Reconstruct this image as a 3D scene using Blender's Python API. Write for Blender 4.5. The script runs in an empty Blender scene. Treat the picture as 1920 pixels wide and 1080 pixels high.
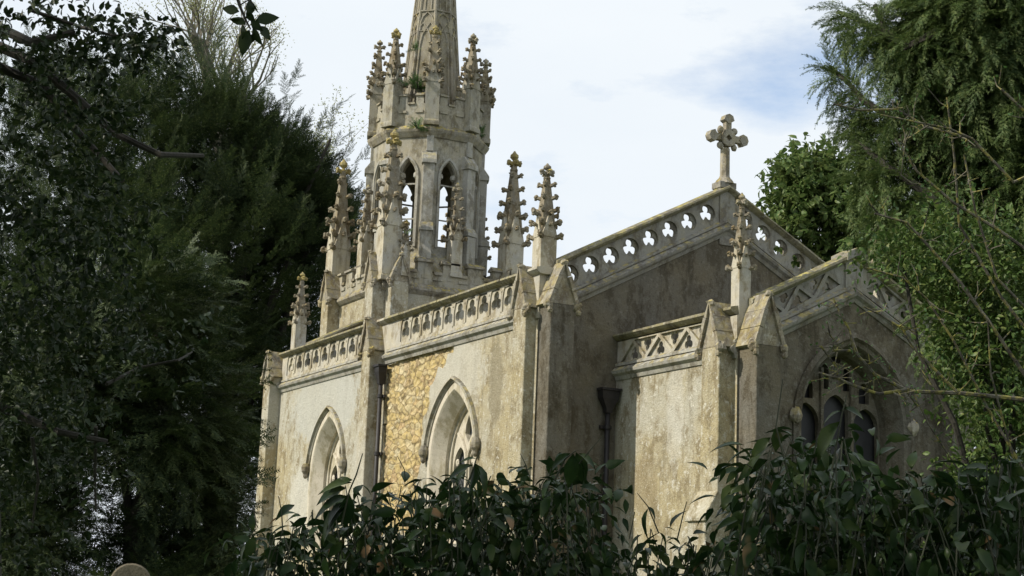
import bpy, bmesh, math, random
import numpy as np
from math import sin, cos, pi, sqrt, radians as R
from mathutils import Vector, Matrix, noise
random.seed(7); rng = np.random.default_rng(7)
scene = bpy.context.scene
COL = scene.collection

# ------------------------------------------------------------------ camera
F, YAW, PITCH, ROLL = 3000.2, 0.4773, 0.1901, 0.0389
CAM = np.array([-15.7048, -29.1152, 1.6])
fwd = np.array([sin(YAW)*cos(PITCH), cos(YAW)*cos(PITCH), sin(PITCH)])
r0 = np.array([cos(YAW), -sin(YAW), 0.0]); u0 = np.cross(r0, fwd)
rt = r0*cos(ROLL)+u0*sin(ROLL); up = -r0*sin(ROLL)+u0*cos(ROLL)
cd = bpy.data.cameras.new('camera'); cam = bpy.data.objects.new('camera', cd); COL.objects.link(cam)
cd.sensor_width = 36; cd.lens = 36*F/1920; cd.clip_end = 3000; cd.clip_start = .05
cam.matrix_world = Matrix([[rt[i], up[i], -fwd[i], CAM[i]] for i in range(3)]+[[0, 0, 0, 1]])
scene.camera = cam
def at(px, py, dist):
    """world point seen at pixel (1920x1080 grid) at a depth in metres"""
    return CAM + dist*(fwd+(px-960)/F*rt-(py-540)/F*up)

# ------------------------------------------------------------------ light
SUN = np.array([-1.0, 0.20, 0.80]); SUN /= np.linalg.norm(SUN)
world = bpy.data.worlds.new("World"); scene.world = world; world.use_nodes = True
nt = world.node_tree; nt.nodes.clear()
def N(t, **k):
    n = nt.nodes.new(t)
    for a, b in k.items():
        if a == 'inp':
            for i, v in b.items(): n.inputs[i].default_value = v
        else: setattr(n, a, b)
    return n
L = lambda a, b: nt.links.new(a, b)
out = N('ShaderNodeOutputWorld'); bg = N('ShaderNodeBackground', inp={1: 0.10})
sky = N('ShaderNodeTexSky'); sky.sky_type = 'NISHITA'; sky.sun_disc = False
sky.sun_elevation = math.asin(SUN[2]); sky.sun_rotation = math.atan2(SUN[0], SUN[1])
tc = N('ShaderNodeTexCoord')
mp = N('ShaderNodeMapping', inp={3: (1.0, 1.0, 2.6)}); L(tc.outputs['Generated'], mp.inputs[0])
n1 = N('ShaderNodeTexNoise', inp={2: 6.0, 3: 9.0, 4: 0.62}); L(mp.outputs[0], n1.inputs[0])
n2 = N('ShaderNodeTexNoise', inp={2: 3.1, 3: 5.0, 4: 0.55}); L(mp.outputs[0], n2.inputs[0])
def patch(px, py, w, h, amt):
    """an opening in the cloud cover round a sky direction"""
    d = at(px, py, 1)-CAM; d = d/np.linalg.norm(d)
    q = N('ShaderNodeVectorMath', operation='SUBTRACT', inp={1: tuple(d)}); L(tc.outputs['Generated'], q.inputs[0])
    a = N('ShaderNodeVectorMath', operation='DOT_PRODUCT', inp={1: tuple(rt*F/w)}); L(q.outputs[0], a.inputs[0])
    b = N('ShaderNodeVectorMath', operation='DOT_PRODUCT', inp={1: tuple(up*F/h)}); L(q.outputs[0], b.inputs[0])
    a2 = N('ShaderNodeMath', operation='MULTIPLY'); L(a.outputs[1], a2.inputs[0]); L(a.outputs[1], a2.inputs[1])
    b2 = N('ShaderNodeMath', operation='MULTIPLY_ADD'); L(b.outputs[1], b2.inputs[0]); L(b.outputs[1], b2.inputs[1]); L(a2.outputs[0], b2.inputs[2])
    m = N('ShaderNodeMapRange', inp={1: 0.0, 2: 1.0, 3: amt, 4: 0.0}); m.interpolation_type = 'SMOOTHSTEP'; L(b2.outputs[0], m.inputs[0])
    return m.outputs[0]
s = n1.outputs[0]
tot = None
for args in ((1500, 155, 300, 130, .23), (1170, 150, 170, 60, .14), (1650, 60, 260, 120, .12), (1330, 30, 300, 60, .04), (950, 60, 200, 80, .06)):
    o = patch(*args)
    if tot is None: tot = o
    else:
        ad = N('ShaderNodeMath', operation='ADD'); L(tot, ad.inputs[0]); L(o, ad.inputs[1]); tot = ad.outputs[0]
sub = N('ShaderNodeMath', operation='SUBTRACT'); L(s, sub.inputs[0]); L(tot, sub.inputs[1])
mr = N('ShaderNodeMapRange', inp={1: 0.10, 2: 0.42, 3: 0.0, 4: 1.0}); L(sub.outputs[0], mr.inputs[0])
cr = N('ShaderNodeMix', data_type='RGBA'); L(n2.outputs[0], cr.inputs[0])
cr.inputs[6].default_value = (7.8, 8.6, 9.4, 1); cr.inputs[7].default_value = (9.6, 10.0, 10.3, 1)
skm = N('ShaderNodeMix', data_type='RGBA', blend_type='MULTIPLY', inp={0: 1.0}); L(sky.outputs[0], skm.inputs[6]); skm.inputs[7].default_value = (2.6, 2.3, 2.1, 1)
mx = N('ShaderNodeMix', data_type='RGBA'); L(mr.outputs[0], mx.inputs[0]); L(skm.outputs[2], mx.inputs[6]); L(cr.outputs[2], mx.inputs[7])
L(mx.outputs[2], bg.inputs[0]); L(bg.outputs[0], out.inputs[0])
sl = bpy.data.lights.new('sun', 'SUN'); so = bpy.data.objects.new('sun', sl); COL.objects.link(so)
sl.energy = 5.0; sl.angle = R(0.6); sl.color = (1.0, 0.93, 0.80)
so.rotation_euler = Vector(tuple(SUN)).to_track_quat('Z', 'Y').to_euler()
scene.view_settings.view_transform = 'Standard'; scene.view_settings.look = 'None'
scene.view_settings.exposure = 0.0; scene.view_settings.gamma = 1.0

# ------------------------------------------------------------------ materials
class Mat:
    def __init__(s, name):
        s.m = bpy.data.materials.new(name); s.m.use_nodes = True; s.t = s.m.node_tree
        s.b = s.t.nodes['Principled BSDF']; s.o = s.t.nodes['Material Output']
        g = s.n('ShaderNodeNewGeometry'); s.pos = g.outputs['Position']; s.nor = g.outputs['Normal']; s.geo = g
    def n(s, t, inp=None, **k):
        n = s.t.nodes.new(t)
        for a, b in k.items(): setattr(n, a, b)
        for i, v in (inp or {}).items(): n.inputs[i].default_value = v
        return n
    def l(s, a, b): s.t.links.new(a, b)
    def noise(s, scale, detail=4, rough=.55, stretch=None, off=(0, 0, 0)):
        v = s.pos
        if stretch or off != (0, 0, 0):
            mp = s.n('ShaderNodeMapping', {1: off, 3: stretch or (1, 1, 1)}); s.l(v, mp.inputs[0]); v = mp.outputs[0]
        n = s.n('ShaderNodeTexNoise', {2: scale, 3: detail, 4: rough}); s.l(v, n.inputs[0]); return n.outputs[0]
    def ramp(s, x, a, b, lo=0., hi=1.):
        n = s.n('ShaderNodeMapRange', {1: a, 2: b, 3: lo, 4: hi}); s.l(x, n.inputs[0]); return n.outputs[0]
    def mix(s, f, a, b, mode='MIX'):
        n = s.n('ShaderNodeMix', data_type='RGBA', blend_type=mode)
        for v, i in ((f, 0), (a, 6), (b, 7)):
            if isinstance(v, (int, float)): n.inputs[i].default_value = v
            elif isinstance(v, tuple): n.inputs[i].default_value = v if len(v) == 4 else v+(1,)
            else: s.l(v, n.inputs[i])
        return n.outputs[2]
    def math(s, op, a, b):
        n = s.n('ShaderNodeMath', operation=op)
        for i, v in enumerate((a, b)):
            if isinstance(v, (int, float)): n.inputs[i].default_value = v
            else: s.l(v, n.inputs[i])
        return n.outputs[0]
    def col(s, c):
        if isinstance(c, tuple): s.b.inputs['Base Color'].default_value = c+(1,)
        else: s.l(c, s.b.inputs['Base Color'])
        return s
    def rough(s, v): s.b.inputs['Roughness'].default_value = v; return s
    def bump(s, h, strength, dist):
        n = s.n('ShaderNodeBump', {0: strength, 1: dist}); s.l(h, n.inputs['Height']); s.l(n.outputs[0], s.b.inputs['Normal']); return s

def stone(name, c1, c2, stain, lichen=.35, speck=.5, bumpd=.02, big=.6, fine=28, white=(.62, .60, .54), lich=(.42, .33, .06), streak=.5, patches=()):
    m = Mat(name)
    c = m.mix(m.ramp(m.noise(big, 5, .6), .40, .60), c1, c2)
    c = m.mix(m.ramp(m.noise(3.1, 7, .7, (1, 1, .55), (7, 3, 1)), .49, .60, 0, .9), c, stain)
    if streak: c = m.mix(m.ramp(m.noise(4.5, 4, .6, (1, 1, .13), (2, 9, 4)), .54, .70, 0, streak), c, tuple(v*.55 for v in stain))
    c = m.mix(m.ramp(m.noise(9, 4, .6, None, (1, 5, 2)), .56, .68, 0, speck), c, white)
    for (cy, cz, ry, rz, pc, amt) in patches:      # old repairs and stains, each with its own ragged outline
        mp = m.n('ShaderNodeMapping', {1: (0, -cy/ry, -cz/rz), 3: (0, 1/ry, 1/rz)}); m.l(m.pos, mp.inputs[0])
        ln = m.n('ShaderNodeVectorMath', operation='LENGTH'); m.l(mp.outputs[0], ln.inputs[0])
        dd = m.math('ADD', ln.outputs[1], m.math('MULTIPLY', m.noise(3.2, 5, .65, None, (cy, 0, cz)), 1.1))
        c = m.mix(m.ramp(dd, 1.62, 1.38, 0, amt), c, pc)
    f = m.noise(fine, 3, .7)
    c = m.mix(m.ramp(f, .58, .72, 0, speck), c, white)
    c = m.mix(m.ramp(f, .42, .30, 0, .55), c, tuple(v*.45 for v in stain))
    if lichen:
        z = m.n('ShaderNodeSeparateXYZ'); m.l(m.nor, z.inputs[0])
        k = m.math('MULTIPLY', m.ramp(z.outputs[2], .1, .8, .15, 1), m.ramp(m.noise(5.5, 5, .65, None, (3, 3, 8)), .46, .60, 0, 1))
        c = m.mix(m.math('MULTIPLY', k, lichen), c, lich)
        k = m.math('MULTIPLY', m.ramp(z.outputs[2], .2, .8, .0, 1), m.ramp(m.noise(9, 4, .6, None, (8, 1, 3)), .42, .62, 0, .8))
        c = m.mix(k, c, (.10, .095, .08))
    m.col(c).rough(.95)
    h = m.math('ADD', m.math('MULTIPLY', m.noise(fine*1.6, 4, .7), 1.0), m.math('MULTIPLY', m.noise(4, 4, .6), 1.5))
    m.bump(h, .8, bumpd)
    m.b.inputs['Specular IOR Level'].default_value = .15
    return m.m
M = {}
M['render_side'] = stone('lime_render_wall', (.38, .325, .20), (.42, .40, .33), (.225, .185, .11), lichen=.0, speck=.8, bumpd=.03, big=.42, fine=20, white=(.57, .55, .48), streak=.45, patches=((12.2, 6.6, 2.6, 1.2, (.45, .45, .41), .8), (1.85, 6.2, .34, 1.0, (.25, .22, .15), .8), (4.0, 6.5, 1.6, 1.0, (.50, .48, .41), .7), (-2.3, 5.3, .32, 1.2, (.54, .52, .46), .45), (-1.2, 3.9, .5, .6, (.27, .22, .13), .6), (13.5, 4.0, 1.2, 1.0, (.54, .53, .48), .7), (9.0, 4.2, 1.0, 1.6, (.50, .48, .42), .6)))
M['moss'] = stone('mossy_coping', (.26, .235, .15), (.22, .20, .15), (.12, .105, .07), lichen=.9, speck=.5, bumpd=.02, big=1.8, fine=24, white=(.50, .48, .42), lich=(.36, .31, .08))
M['render_shaded'] = stone('weathered_shade_toned_render', (.150, .128, .088), (.142, .132, .110), (.085, .072, .05), lichen=.0, speck=.35, bumpd=.03, big=.5, fine=16, white=(.26, .25, .215), streak=.6)  # weathered wall render, base colours darkened to carry the gable side's shade
M['ashlar'] = stone('carved_limestone', (.47, .43, .335), (.41, .39, .34), (.26, .22, .15), lichen=.5, speck=.35, bumpd=.012, big=1.3, fine=40)
M['dirty'] = stone('lichened_limestone', (.33, .30, .24), (.28, .26, .22), (.16, .135, .10), lichen=.9, speck=.45, bumpd=.015, big=1.6, fine=30, white=(.50, .48, .42))
M['belfry'] = stone('belfry_limestone', (.35, .32, .25), (.31, .30, .26), (.16, .14, .10), lichen=.6, speck=.35, bumpd=.012, big=1.1, fine=34, white=(.50, .48, .42))
M['crust'] = stone('crusted_carved_stone', (.26, .225, .155), (.22, .20, .16), (.12, .095, .06), lichen=.75, speck=.4, bumpd=.02, big=3.0, fine=26, white=(.46, .44, .38), lich=(.34, .23, .07), streak=.2)
M['spire'] = stone('spire_limestone', (.27, .245, .185), (.25, .23, .19), (.14, .12, .08), lichen=.5, speck=.3, bumpd=.012, big=1.1, fine=30, white=(.42, .40, .35))
M['pale'] = stone('pale_window_stone', (.56, .51, .42), (.52, .48, .39), (.36, .32, .22), lichen=.0, speck=.1, bumpd=.006, big=1.0, fine=30, streak=.25)
M['grey'] = stone('grey_cornice_stone', (.38, .37, .33), (.34, .33, .30), (.20, .185, .15), lichen=.6, speck=.35, bumpd=.01, big=1.2, fine=36)
M['shadegrey'] = stone('shade_toned_grey_tracery', (.27, .26, .23), (.235, .225, .20), (.14, .125, .10), lichen=.6, speck=.35, bumpd=.012, big=1.2, fine=30, white=(.38, .37, .33))  # darker copy of the cornice grey, with the gable end's shade in its colour
M['gablet'] = stone('weathered_gablet_stone', (.32, .28, .20), (.26, .24, .20), (.15, .12, .08), lichen=.7, speck=.55, bumpd=.02, big=2.2, fine=24, white=(.52, .50, .44))
M['gold'] = stone('golden_lichen_stone', (.36, .30, .13), (.30, .245, .11), (.22, .17, .07), lichen=.8, speck=.25, bumpd=.01, big=5, fine=40)
def simple(name, c, rough=.6, bumps=None, metal=0, var=.25, sc=6):
    m = Mat(name); m.col(m.mix(m.ramp(m.noise(sc, 4), .35, .65), tuple(v*(1-var) for v in c), tuple(v*(1+var) for v in c))).rough(rough)
    m.b.inputs['Metallic'].default_value = metal
    if bumps: m.bump(m.noise(*bumps[:1]), .6, bumps[1])
    return m.m
M['iron'] = simple('painted_cast_iron', (.016, .014, .015), .6, (30, .004))
M['lead'] = simple('lead_roofing', (.10, .105, .11), .6, (12, .01))
M['dark'] = simple('dark_interior', (.02, .02, .02), .95)
def rubble_mat():
    m = Mat('ochre_rubble_stone')
    v = m.n('ShaderNodeTexVoronoi', {2: 4.6}, feature='F1'); mp = m.n('ShaderNodeMapping', {3: (1, .75, 1.2)}); m.l(m.pos, mp.inputs[0]); m.l(mp.outputs[0], v.inputs[0])
    sep = m.n('ShaderNodeSeparateColor'); m.l(v.outputs['Color'], sep.inputs[0])
    c = m.mix(sep.outputs[0], (.48, .365, .15), (.38, .29, .13))
    c = m.mix(m.ramp(sep.outputs[1], .5, 1, 0, .8), c, (.52, .46, .31))
    c = m.mix(m.ramp(sep.outputs[2], .75, 1, 0, .8), c, (.38, .26, .14))
    c = m.mix(m.ramp(m.noise(14, 5), .5, .7, 0, .6), c, (.62, .54, .36))
    c = m.mix(m.ramp(m.noise(5, 5, .6, None, (4, 4, 4)), .56, .68, 0, .55), c, (.25, .20, .12))
    e = m.n('ShaderNodeTexVoronoi', {2: 4.6}, feature='DISTANCE_TO_EDGE'); m.l(mp.outputs[0], e.inputs[0])
    c = m.mix(m.ramp(e.outputs['Distance'], .01, .09, .9, 0), c, (.17, .125, .06))
    m.col(c).rough(.95); m.bump(m.noise(22, 5, .7), .8, .02); return m.m
M['rubble'] = rubble_mat()
def glass_mat():
    m = Mat('leaded_window_glass')
    sx = m.n('ShaderNodeSeparateXYZ'); m.l(m.pos, sx.inputs[0])
    a = m.math('ADD', sx.outputs[0], sx.outputs[1])
    def grid(v):
        w = m.math('FRACT', m.math('MULTIPLY', v, 6.5), 0); return m.math('LESS_THAN', w, .14)
    g = m.math('MAXIMUM', grid(m.math('ADD', a, sx.outputs[2])), grid(m.math('SUBTRACT', a, sx.outputs[2])))
    c = m.mix(m.ramp(m.noise(3, 3), .4, .6), (.02, .025, .03), (.06, .07, .08))
    m.col(m.mix(g, c, (.08, .08, .08)))
    m.l(m.math('ADD', m.math('MULTIPLY', g, .5), .12), m.b.inputs['Roughness'])
    m.bump(m.noise(7, 2), .25, .01)
    return m.m
M['glass'] = glass_mat(); M['darkglass'] = simple('grimy_window_glass', (.012, .012, .014), .55)
def leafmat(name, c1, c2, c3=None, rough=.5, trans=.25, sc=1.2, yellow=None, fine=14, spec=.35, under=None):
    m = Mat(name)
    c = m.mix(m.ramp(m.noise(sc, 4, .6), .38, .62), c1, c2)
    if c3: c = m.mix(m.ramp(m.noise(fine, 2, .5, None, (3, 1, 5)), .52, .68), c, c3)
    if yellow: c = m.mix(m.ramp(m.noise(fine*.8, 2, .5, None, (9, 2, 6)), .66, .72), c, yellow)
    if under: c = m.mix(m.geo.outputs['Backfacing'], c, under)
    m.col(c).rough(rough); m.b.inputs['Specular IOR Level'].default_value = spec
    t = m.n('ShaderNodeBsdfTranslucent'); m.l(c, t.inputs[0])
    x = m.n('ShaderNodeMixShader', {0: trans}); m.l(m.b.outputs[0], x.inputs[1]); m.l(t.outputs[0], x.inputs[2]); m.l(x.outputs[0], m.o.inputs[0])
    return m.m
M['yew'] = leafmat('yew_foliage', (.017, .034, .012), (.042, .064, .020), (.10, .125, .042), rough=.65, sc=.6)
M['yew_right'] = leafmat('yew_foliage_drooping', (.050, .088, .026), (.105, .155, .045), (.18, .22, .07), rough=.6, sc=1.6, fine=22)
M['holly'] = leafmat('holly_leaves', (.012, .024, .009), (.025, .042, .014), (.05, .066, .025), rough=.45, trans=.15, sc=2, spec=.2)
M['laurel'] = leafmat('glossy_shrub_leaves', (.012, .029, .009), (.027, .053, .014), (.06, .085, .026), rough=.34, trans=.18, sc=7, fine=9, yellow=(.22, .14, .07), spec=.15)
M['bright'] = leafmat('fresh_green_leaves', (.065, .12, .03), (.12, .17, .05), (.20, .23, .08), rough=.42, trans=.35, sc=2, spec=.25)
M['shrub'] = leafmat('shrub_leaves', (.045, .09, .022), (.095, .15, .036), (.17, .20, .06), rough=.45, trans=.3, sc=2, spec=.22)
M['bud'] = leafmat('spring_buds', (.25, .27, .10), (.32, .33, .15), None, rough=.7, trans=.4)
M['tuft'] = leafmat('wall_fern', (.05, .11, .03), (.08, .15, .04), None, rough=.6, trans=.3, sc=5)
M['bark'] = simple('dark_bark', (.030, .027, .020), .9, (18, .02))
M['greybark'] = simple('grey_bark', (.16, .145, .12), .9, (18, .02))
def lichenbark():
    m = Mat('lichened_bark')
    c = m.mix(m.ramp(m.noise(10, 4), .42, .6), (.05, .044, .034), (.13, .12, .09))
    c = m.mix(m.ramp(m.noise(16, 4, .6, None, (5, 5, 5)), .50, .62), c, (.22, .20, .05)); m.col(c).rough(.95); m.bump(m.noise(40), .7, .01); return m.m
M['lichenbark'] = lichenbark()
M['stem'] = simple('green_stem', (.035, .04, .02), .7)
M['grass'] = simple('churchyard_grass', (.05, .08, .02), .95, (20, .05), sc=.8)

# ------------------------------------------------------------------ mesh helpers
def link(name, me, mat, parent=None, loc=None):
    o = bpy.data.objects.new(name, me); COL.objects.link(o)
    if mat: me.materials.append(mat)
    if parent: o.parent = parent
    if loc is not None: o.location = loc
    return o
def tag(o, label=None, cat=None, group=None, kind=None):
    if label: o['label'] = label
    if cat: o['category'] = cat
    if group: o['group'] = group
    if kind: o['kind'] = kind
    return o
def thing(name, label, cat, loc=(0, 0, 0), group=None):
    o = bpy.data.objects.new(name, None); COL.objects.link(o); o.location = loc; o.empty_display_size = .2
    return tag(o, label, cat, group)
class Fr:
    """wall frame: u along the wall (left to right seen from outside), n outward, z up"""
    def __init__(s, O, ang):
        # ang: direction of outward normal in degrees (0 = -Y gable, 90 = -X side, 180 = +Y, 270 = +X)
        a = R(ang); s.O = Vector(O); s.n = Vector((-sin(a), -cos(a), 0)); s.u = Vector((cos(a), -sin(a), 0)); s.z = Vector((0, 0, 1))
    def p(s, u, n, z): return s.O+s.u*u+s.n*n+s.z*z
class MB:
    def __init__(s): s.v = []; s.f = []
    def add(s, vs, fs):
        b = len(s.v); s.v += [tuple(v) for v in vs]; s.f += [tuple(b+i for i in f) for f in fs]
    def box(s, fr, u0, u1, n0, n1, z0, z1, sl=0.0):
        vs = [fr.p(u, n, z+sl*u) for z in (z0, z1) for (u, n) in ((u0, n0), (u1, n0), (u1, n1), (u0, n1))]
        s.add(vs, [(0, 1, 2, 3), (7, 6, 5, 4), (0, 4, 5, 1), (1, 5, 6, 2), (2, 6, 7, 3), (3, 7, 4, 0)])
    def sweep(s, fr, prof, u0, u1, sl=0.0):
        """profile of (n,z) points swept along u, sheared up by slope"""
        k = len(prof); vs = [fr.p(u, n, z+sl*u) for u in (u0, u1) for (n, z) in prof]
        fs = [(i, (i+1) % k, k+(i+1) % k, k+i) for i in range(k)]+[tuple(range(k))[::-1], tuple(range(k, 2*k))]
        s.add(vs, fs)
    def prism(s, fr, poly, n0, n1):
        """polygon of (u,z) extruded between two depths"""
        k = len(poly); vs = [fr.p(u, n, z) for n in (n0, n1) for (u, z) in poly]
        fs = [(i, (i+1) % k, k+(i+1) % k, k+i) for i in range(k)]+[tuple(range(k))[::-1], tuple(range(k, 2*k))]
        s.add(vs, fs)
    def loft(s, rings, closed=True, caps=True):
        k = len(rings[0]); b = [Vector(p) for r in rings for p in r]; fs = []
        for j in range(len(rings)-1):
            for i in range(k if closed else k-1):
                fs.append((j*k+i, j*k+(i+1) % k, (j+1)*k+(i+1) % k, (j+1)*k+i))
        if caps and closed: fs += [tuple(range(k))[::-1], tuple(range((len(rings)-1)*k, len(rings)*k))]
        s.add(b, fs)
    def lathe(s, c, prof, seg=8, phase=0.0, sq=None):
        c = Vector(c); rings = [[c+Vector((r*cos(phase+2*pi*i/seg), r*sin(phase+2*pi*i/seg), z)) for i in range(seg)] for r, z in prof]
        s.loft(rings)
    def tube(s, pts, rad, seg=6):
        pts = [Vector(tuple(p)) for p in pts]; n = len(pts)
        if not hasattr(rad, '__len__'): rad = [rad]*n
        rings = []
        t0 = (pts[1]-pts[0]).normalized(); a = t0.orthogonal().normalized()
        for i in range(n):
            t = (pts[min(i+1, n-1)]-pts[max(i-1, 0)]).normalized(); a = (a-t*a.dot(t)); a = a.normalized() if a.length > 1e-6 else t.orthogonal().normalized(); b = t.cross(a)
            rings.append([pts[i]+(a*cos(2*pi*j/seg)+b*sin(2*pi*j/seg))*rad[i] for j in range(seg)])
        s.loft(rings)
    def blob(s, c, r, sz=(1, 1, 1), seg=7, rings=5, jit=.12):
        c = Vector(tuple(c)); rr = []
        for j in range(rings+1):
            th = pi*(j+.001)/(rings+.002)
            rr.append([c+Vector((sz[0]*r*sin(th)*cos(2*pi*i/seg), sz[1]*r*sin(th)*sin(2*pi*i/seg), sz[2]*r*cos(th)))*(1+random.uniform(-jit, jit)) for i in range(seg)])
        s.loft(rr[::-1])
    def plate(s, fr, outer, holes, n0, n1):
        """flat slab with pierced openings, between depths n0..n1"""
        cu = bpy.data.curves.new('c', 'CURVE'); cu.dimensions = '2D'; cu.fill_mode = 'BOTH'; cu.extrude = abs(n1-n0)/2; cu.resolution_u = 1
        for pl in [outer]+list(holes):
            sp = cu.splines.new('POLY'); sp.points.add(len(pl)-1)
            for i, (u, z) in enumerate(pl): sp.points[i].co = (u, z, 0, 1)
            sp.use_cyclic_u = True
        o = bpy.data.objects.new('c', cu); COL.objects.link(o)
        dg = bpy.context.evaluated_depsgraph_get(); me = bpy.data.meshes.new_from_object(o.evaluated_get(dg))
        nm = (n0+n1)/2
        s.add([fr.p(v.co.x, nm+v.co.z, v.co.y) for v in me.vertices], [tuple(p.vertices) for p in me.polygons])
        bpy.data.objects.remove(o); bpy.data.curves.remove(cu); bpy.data.meshes.remove(me)
    def build(s, name, mat, parent=None, smooth=False, loc=None, bevel=0):
        me = bpy.data.meshes.new(name)
        vs = s.v if loc is None else [(v[0]-loc[0], v[1]-loc[1], v[2]-loc[2]) for v in s.v]
        me.from_pydata(vs, [], s.f); me.update()
        bm = bmesh.new(); bm.from_mesh(me); bmesh.ops.remove_doubles(bm, verts=bm.verts, dist=1e-5); bmesh.ops.recalc_face_normals(bm, faces=bm.faces); bm.to_mesh(me); bm.free()
        if smooth: me.polygons.foreach_set('use_smooth', [True]*len(me.polygons))
        o = link(name, me, mat, parent, loc)
        if bevel:
            b = o.modifiers.new('bevel', 'BEVEL'); b.width = bevel; b.segments = 1; b.limit_method = 'ANGLE'
        return o
def arch(c, a, cc, zs, z0, n=10, flip=False):
    """pointed arch outline: half width a, arc centres offset cc beyond the middle"""
    r = a+cc; th = math.acos(cc/r) if cc >= 0 else math.acos(cc/r)
    right = [(c-cc+r*cos(th*i/n), zs+r*sin(th*i/n)) for i in range(n+1)]
    left = [(2*c-u, z) for u, z in right[::-1]][1:]
    return [(c+a, z0)]+right+left+[(c-a, z0)]
def arch_h(a, cc): return sqrt((a+cc)**2-cc*cc)
def shear(pl, sl, u0=0): return [(u, z+sl*(u-u0)) for u, z in pl]
def circle(c, z, r, n=20): return [(c+r*cos(2*pi*i/n), z+r*sin(2*pi*i/n)) for i in range(n)]
def trefoil(c, z, r, n=42, rot=pi/2, k=3, base=.30, sx=1):
    o = []
    for i in range(n):
        t = 2*pi*i/n; q = abs(cos(k*(t-rot)/2))
        rr = r*(base+(1-base)*q**.75); o.append((c+rr*cos(t)*sx, z+rr*sin(t)))
    return o

# ================================================================== CHURCH
W, XC, LC = 9.5, 1.95, 4.4
ZT, ZB, SL = 8.47, 7.34, .528
L2 = 15.9
church = thing('stone_church', 'weathered gothic stone church with pierced parapets, crocketed pinnacles and an octagonal spire', 'church')
SIDE = Fr((0, 0, 0), 90); GAB = Fr((0, 0, 0), 0); NORTH = Fr((W, 0, 0), 270); WEST = Fr((W, L2, 0), 180)
CSIDE = Fr((XC, 0, 0), 90); CGAB = Fr((0, -LC, 0), 0); CNORTH = Fr((W-XC, 0, 0), 270)
WA, WCC, WZS = 1.13, .60, 4.58      # side window opening
W2, W1 = -3.93, -11.78              # u of window centres on the side wall (u = -Y)

# ---- side wall of the nave, with two window openings and the fallen render patch
rub_poly = [(-7.98, 3.0), (-5.75, 3.0), (-5.6, 3.7), (-5.85, 4.2), (-5.55, 4.6), (-5.72, 5.0), (-5.5, 5.35), (-5.62, 5.7), (-5.3, 6.0), (-5.35, 6.35), (-4.98, 6.5), (-4.9, 6.75), (-4.45, 6.85), (-4.3, 7.1), (-4.02, 7.16), (-3.98, 7.28), (-7.98, 7.28)]
def rag(pl, amp=.09, step=.16):
    o = []
    for i in range(len(pl)):
        a, b = Vector(pl[i]), Vector(pl[(i+1) % len(pl)]); k = max(1, int((b-a).length/step))
        for j in range(k):
            p = a.lerp(b, j/k)
            if j or True: p = p+Vector((random.uniform(-amp, amp), random.uniform(-amp, amp)))
            o.append((p.x, min(p.y, 7.30)))
    return o
wins = [arch(c, WA+.14, WCC, WZS, 2.6) for c in (W1, W2)]
mb = MB()
mb.plate(SIDE, [(-L2, 0), (-.001, 0), (-.001, ZB-.02), (-L2, ZB-.02)], wins+[rag(rub_poly)], -.6, 0)
mb.build('nave_wall', M['render_side'], church)
mb = MB(); mb.plate(NORTH, [(0.001, 0), (L2-.001, 0), (L2-.001, ZB-.02), (.001, ZB-.02)], [arch(-c, WA, WCC, WZS, 2.6) for c in (W1, W2)], -.6, 0); mb.build('nave_wall', M['render_shaded'], church)
for c in (W1, W2): mb = MB(); mb.plate(NORTH, arch(-c, WA+.1, WCC, WZS, 2.5), [], -.5, -.45); mb.build('window', M['glass'], church)
# gable walls
gz = 7.30
gp = [(0.004, 0), (W-.004, 0), (W-.004, gz), (W/2, gz+SL*W/2), (0.004, gz)]
mb = MB(); mb.plate(GAB, gp, [], -.55, 0); mb.build('nave_gable_wall', M['render_shaded'], church)
mb = MB(); mb.plate(WEST, gp, [], -.55, 0); mb.build('nave_gable_wall', M['render_shaded'], church)
# rubble core
def rubble_panel(fr, u0, u1, z0, z1, n0, step=.035):
    mb = MB(); nu = int((u1-u0)/step); nz = int((z1-z0)/step); vs = []
    for j in range(nz+1):
        for i in range(nu+1):
            u = u0+(u1-u0)*i/nu; z = z0+(z1-z0)*j/nz
            wv = noise.noise_vector(Vector((u*2, z*2, 3)))*.18
            d, _ = noise.voronoi(Vector((u*4.0+wv.x*2.5, z*5.6+wv.y*2.5, 0)), distance_metric='DISTANCE')
            h = min(d[1]-d[0], .35)/.35
            vs.append(fr.p(u, n0+.055*(h**.5)+.02*noise.noise(Vector((u*9, z*9, 1))), z))
    def free(i, j):
        u = u0+(u1-u0)*(i+.5)/nu; z = z0+(z1-z0)*(j+.5)/nz; d = abs(u-W2); a = WA+.05
        return d > a or z > WZS and (d+WCC)**2+(z-WZS)**2 > (a+WCC)**2
    fs = [(j*(nu+1)+i, j*(nu+1)+i+1, (j+1)*(nu+1)+i+1, (j+1)*(nu+1)+i) for j in range(nz) for i in range(nu) if free(i, j)]
    mb.add(vs, fs); return mb
rubble_panel(SIDE, -8.1, -3.85, 2.9, 7.35, -.095).build('exposed_rubble_core', M['rubble'], church, True)

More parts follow.
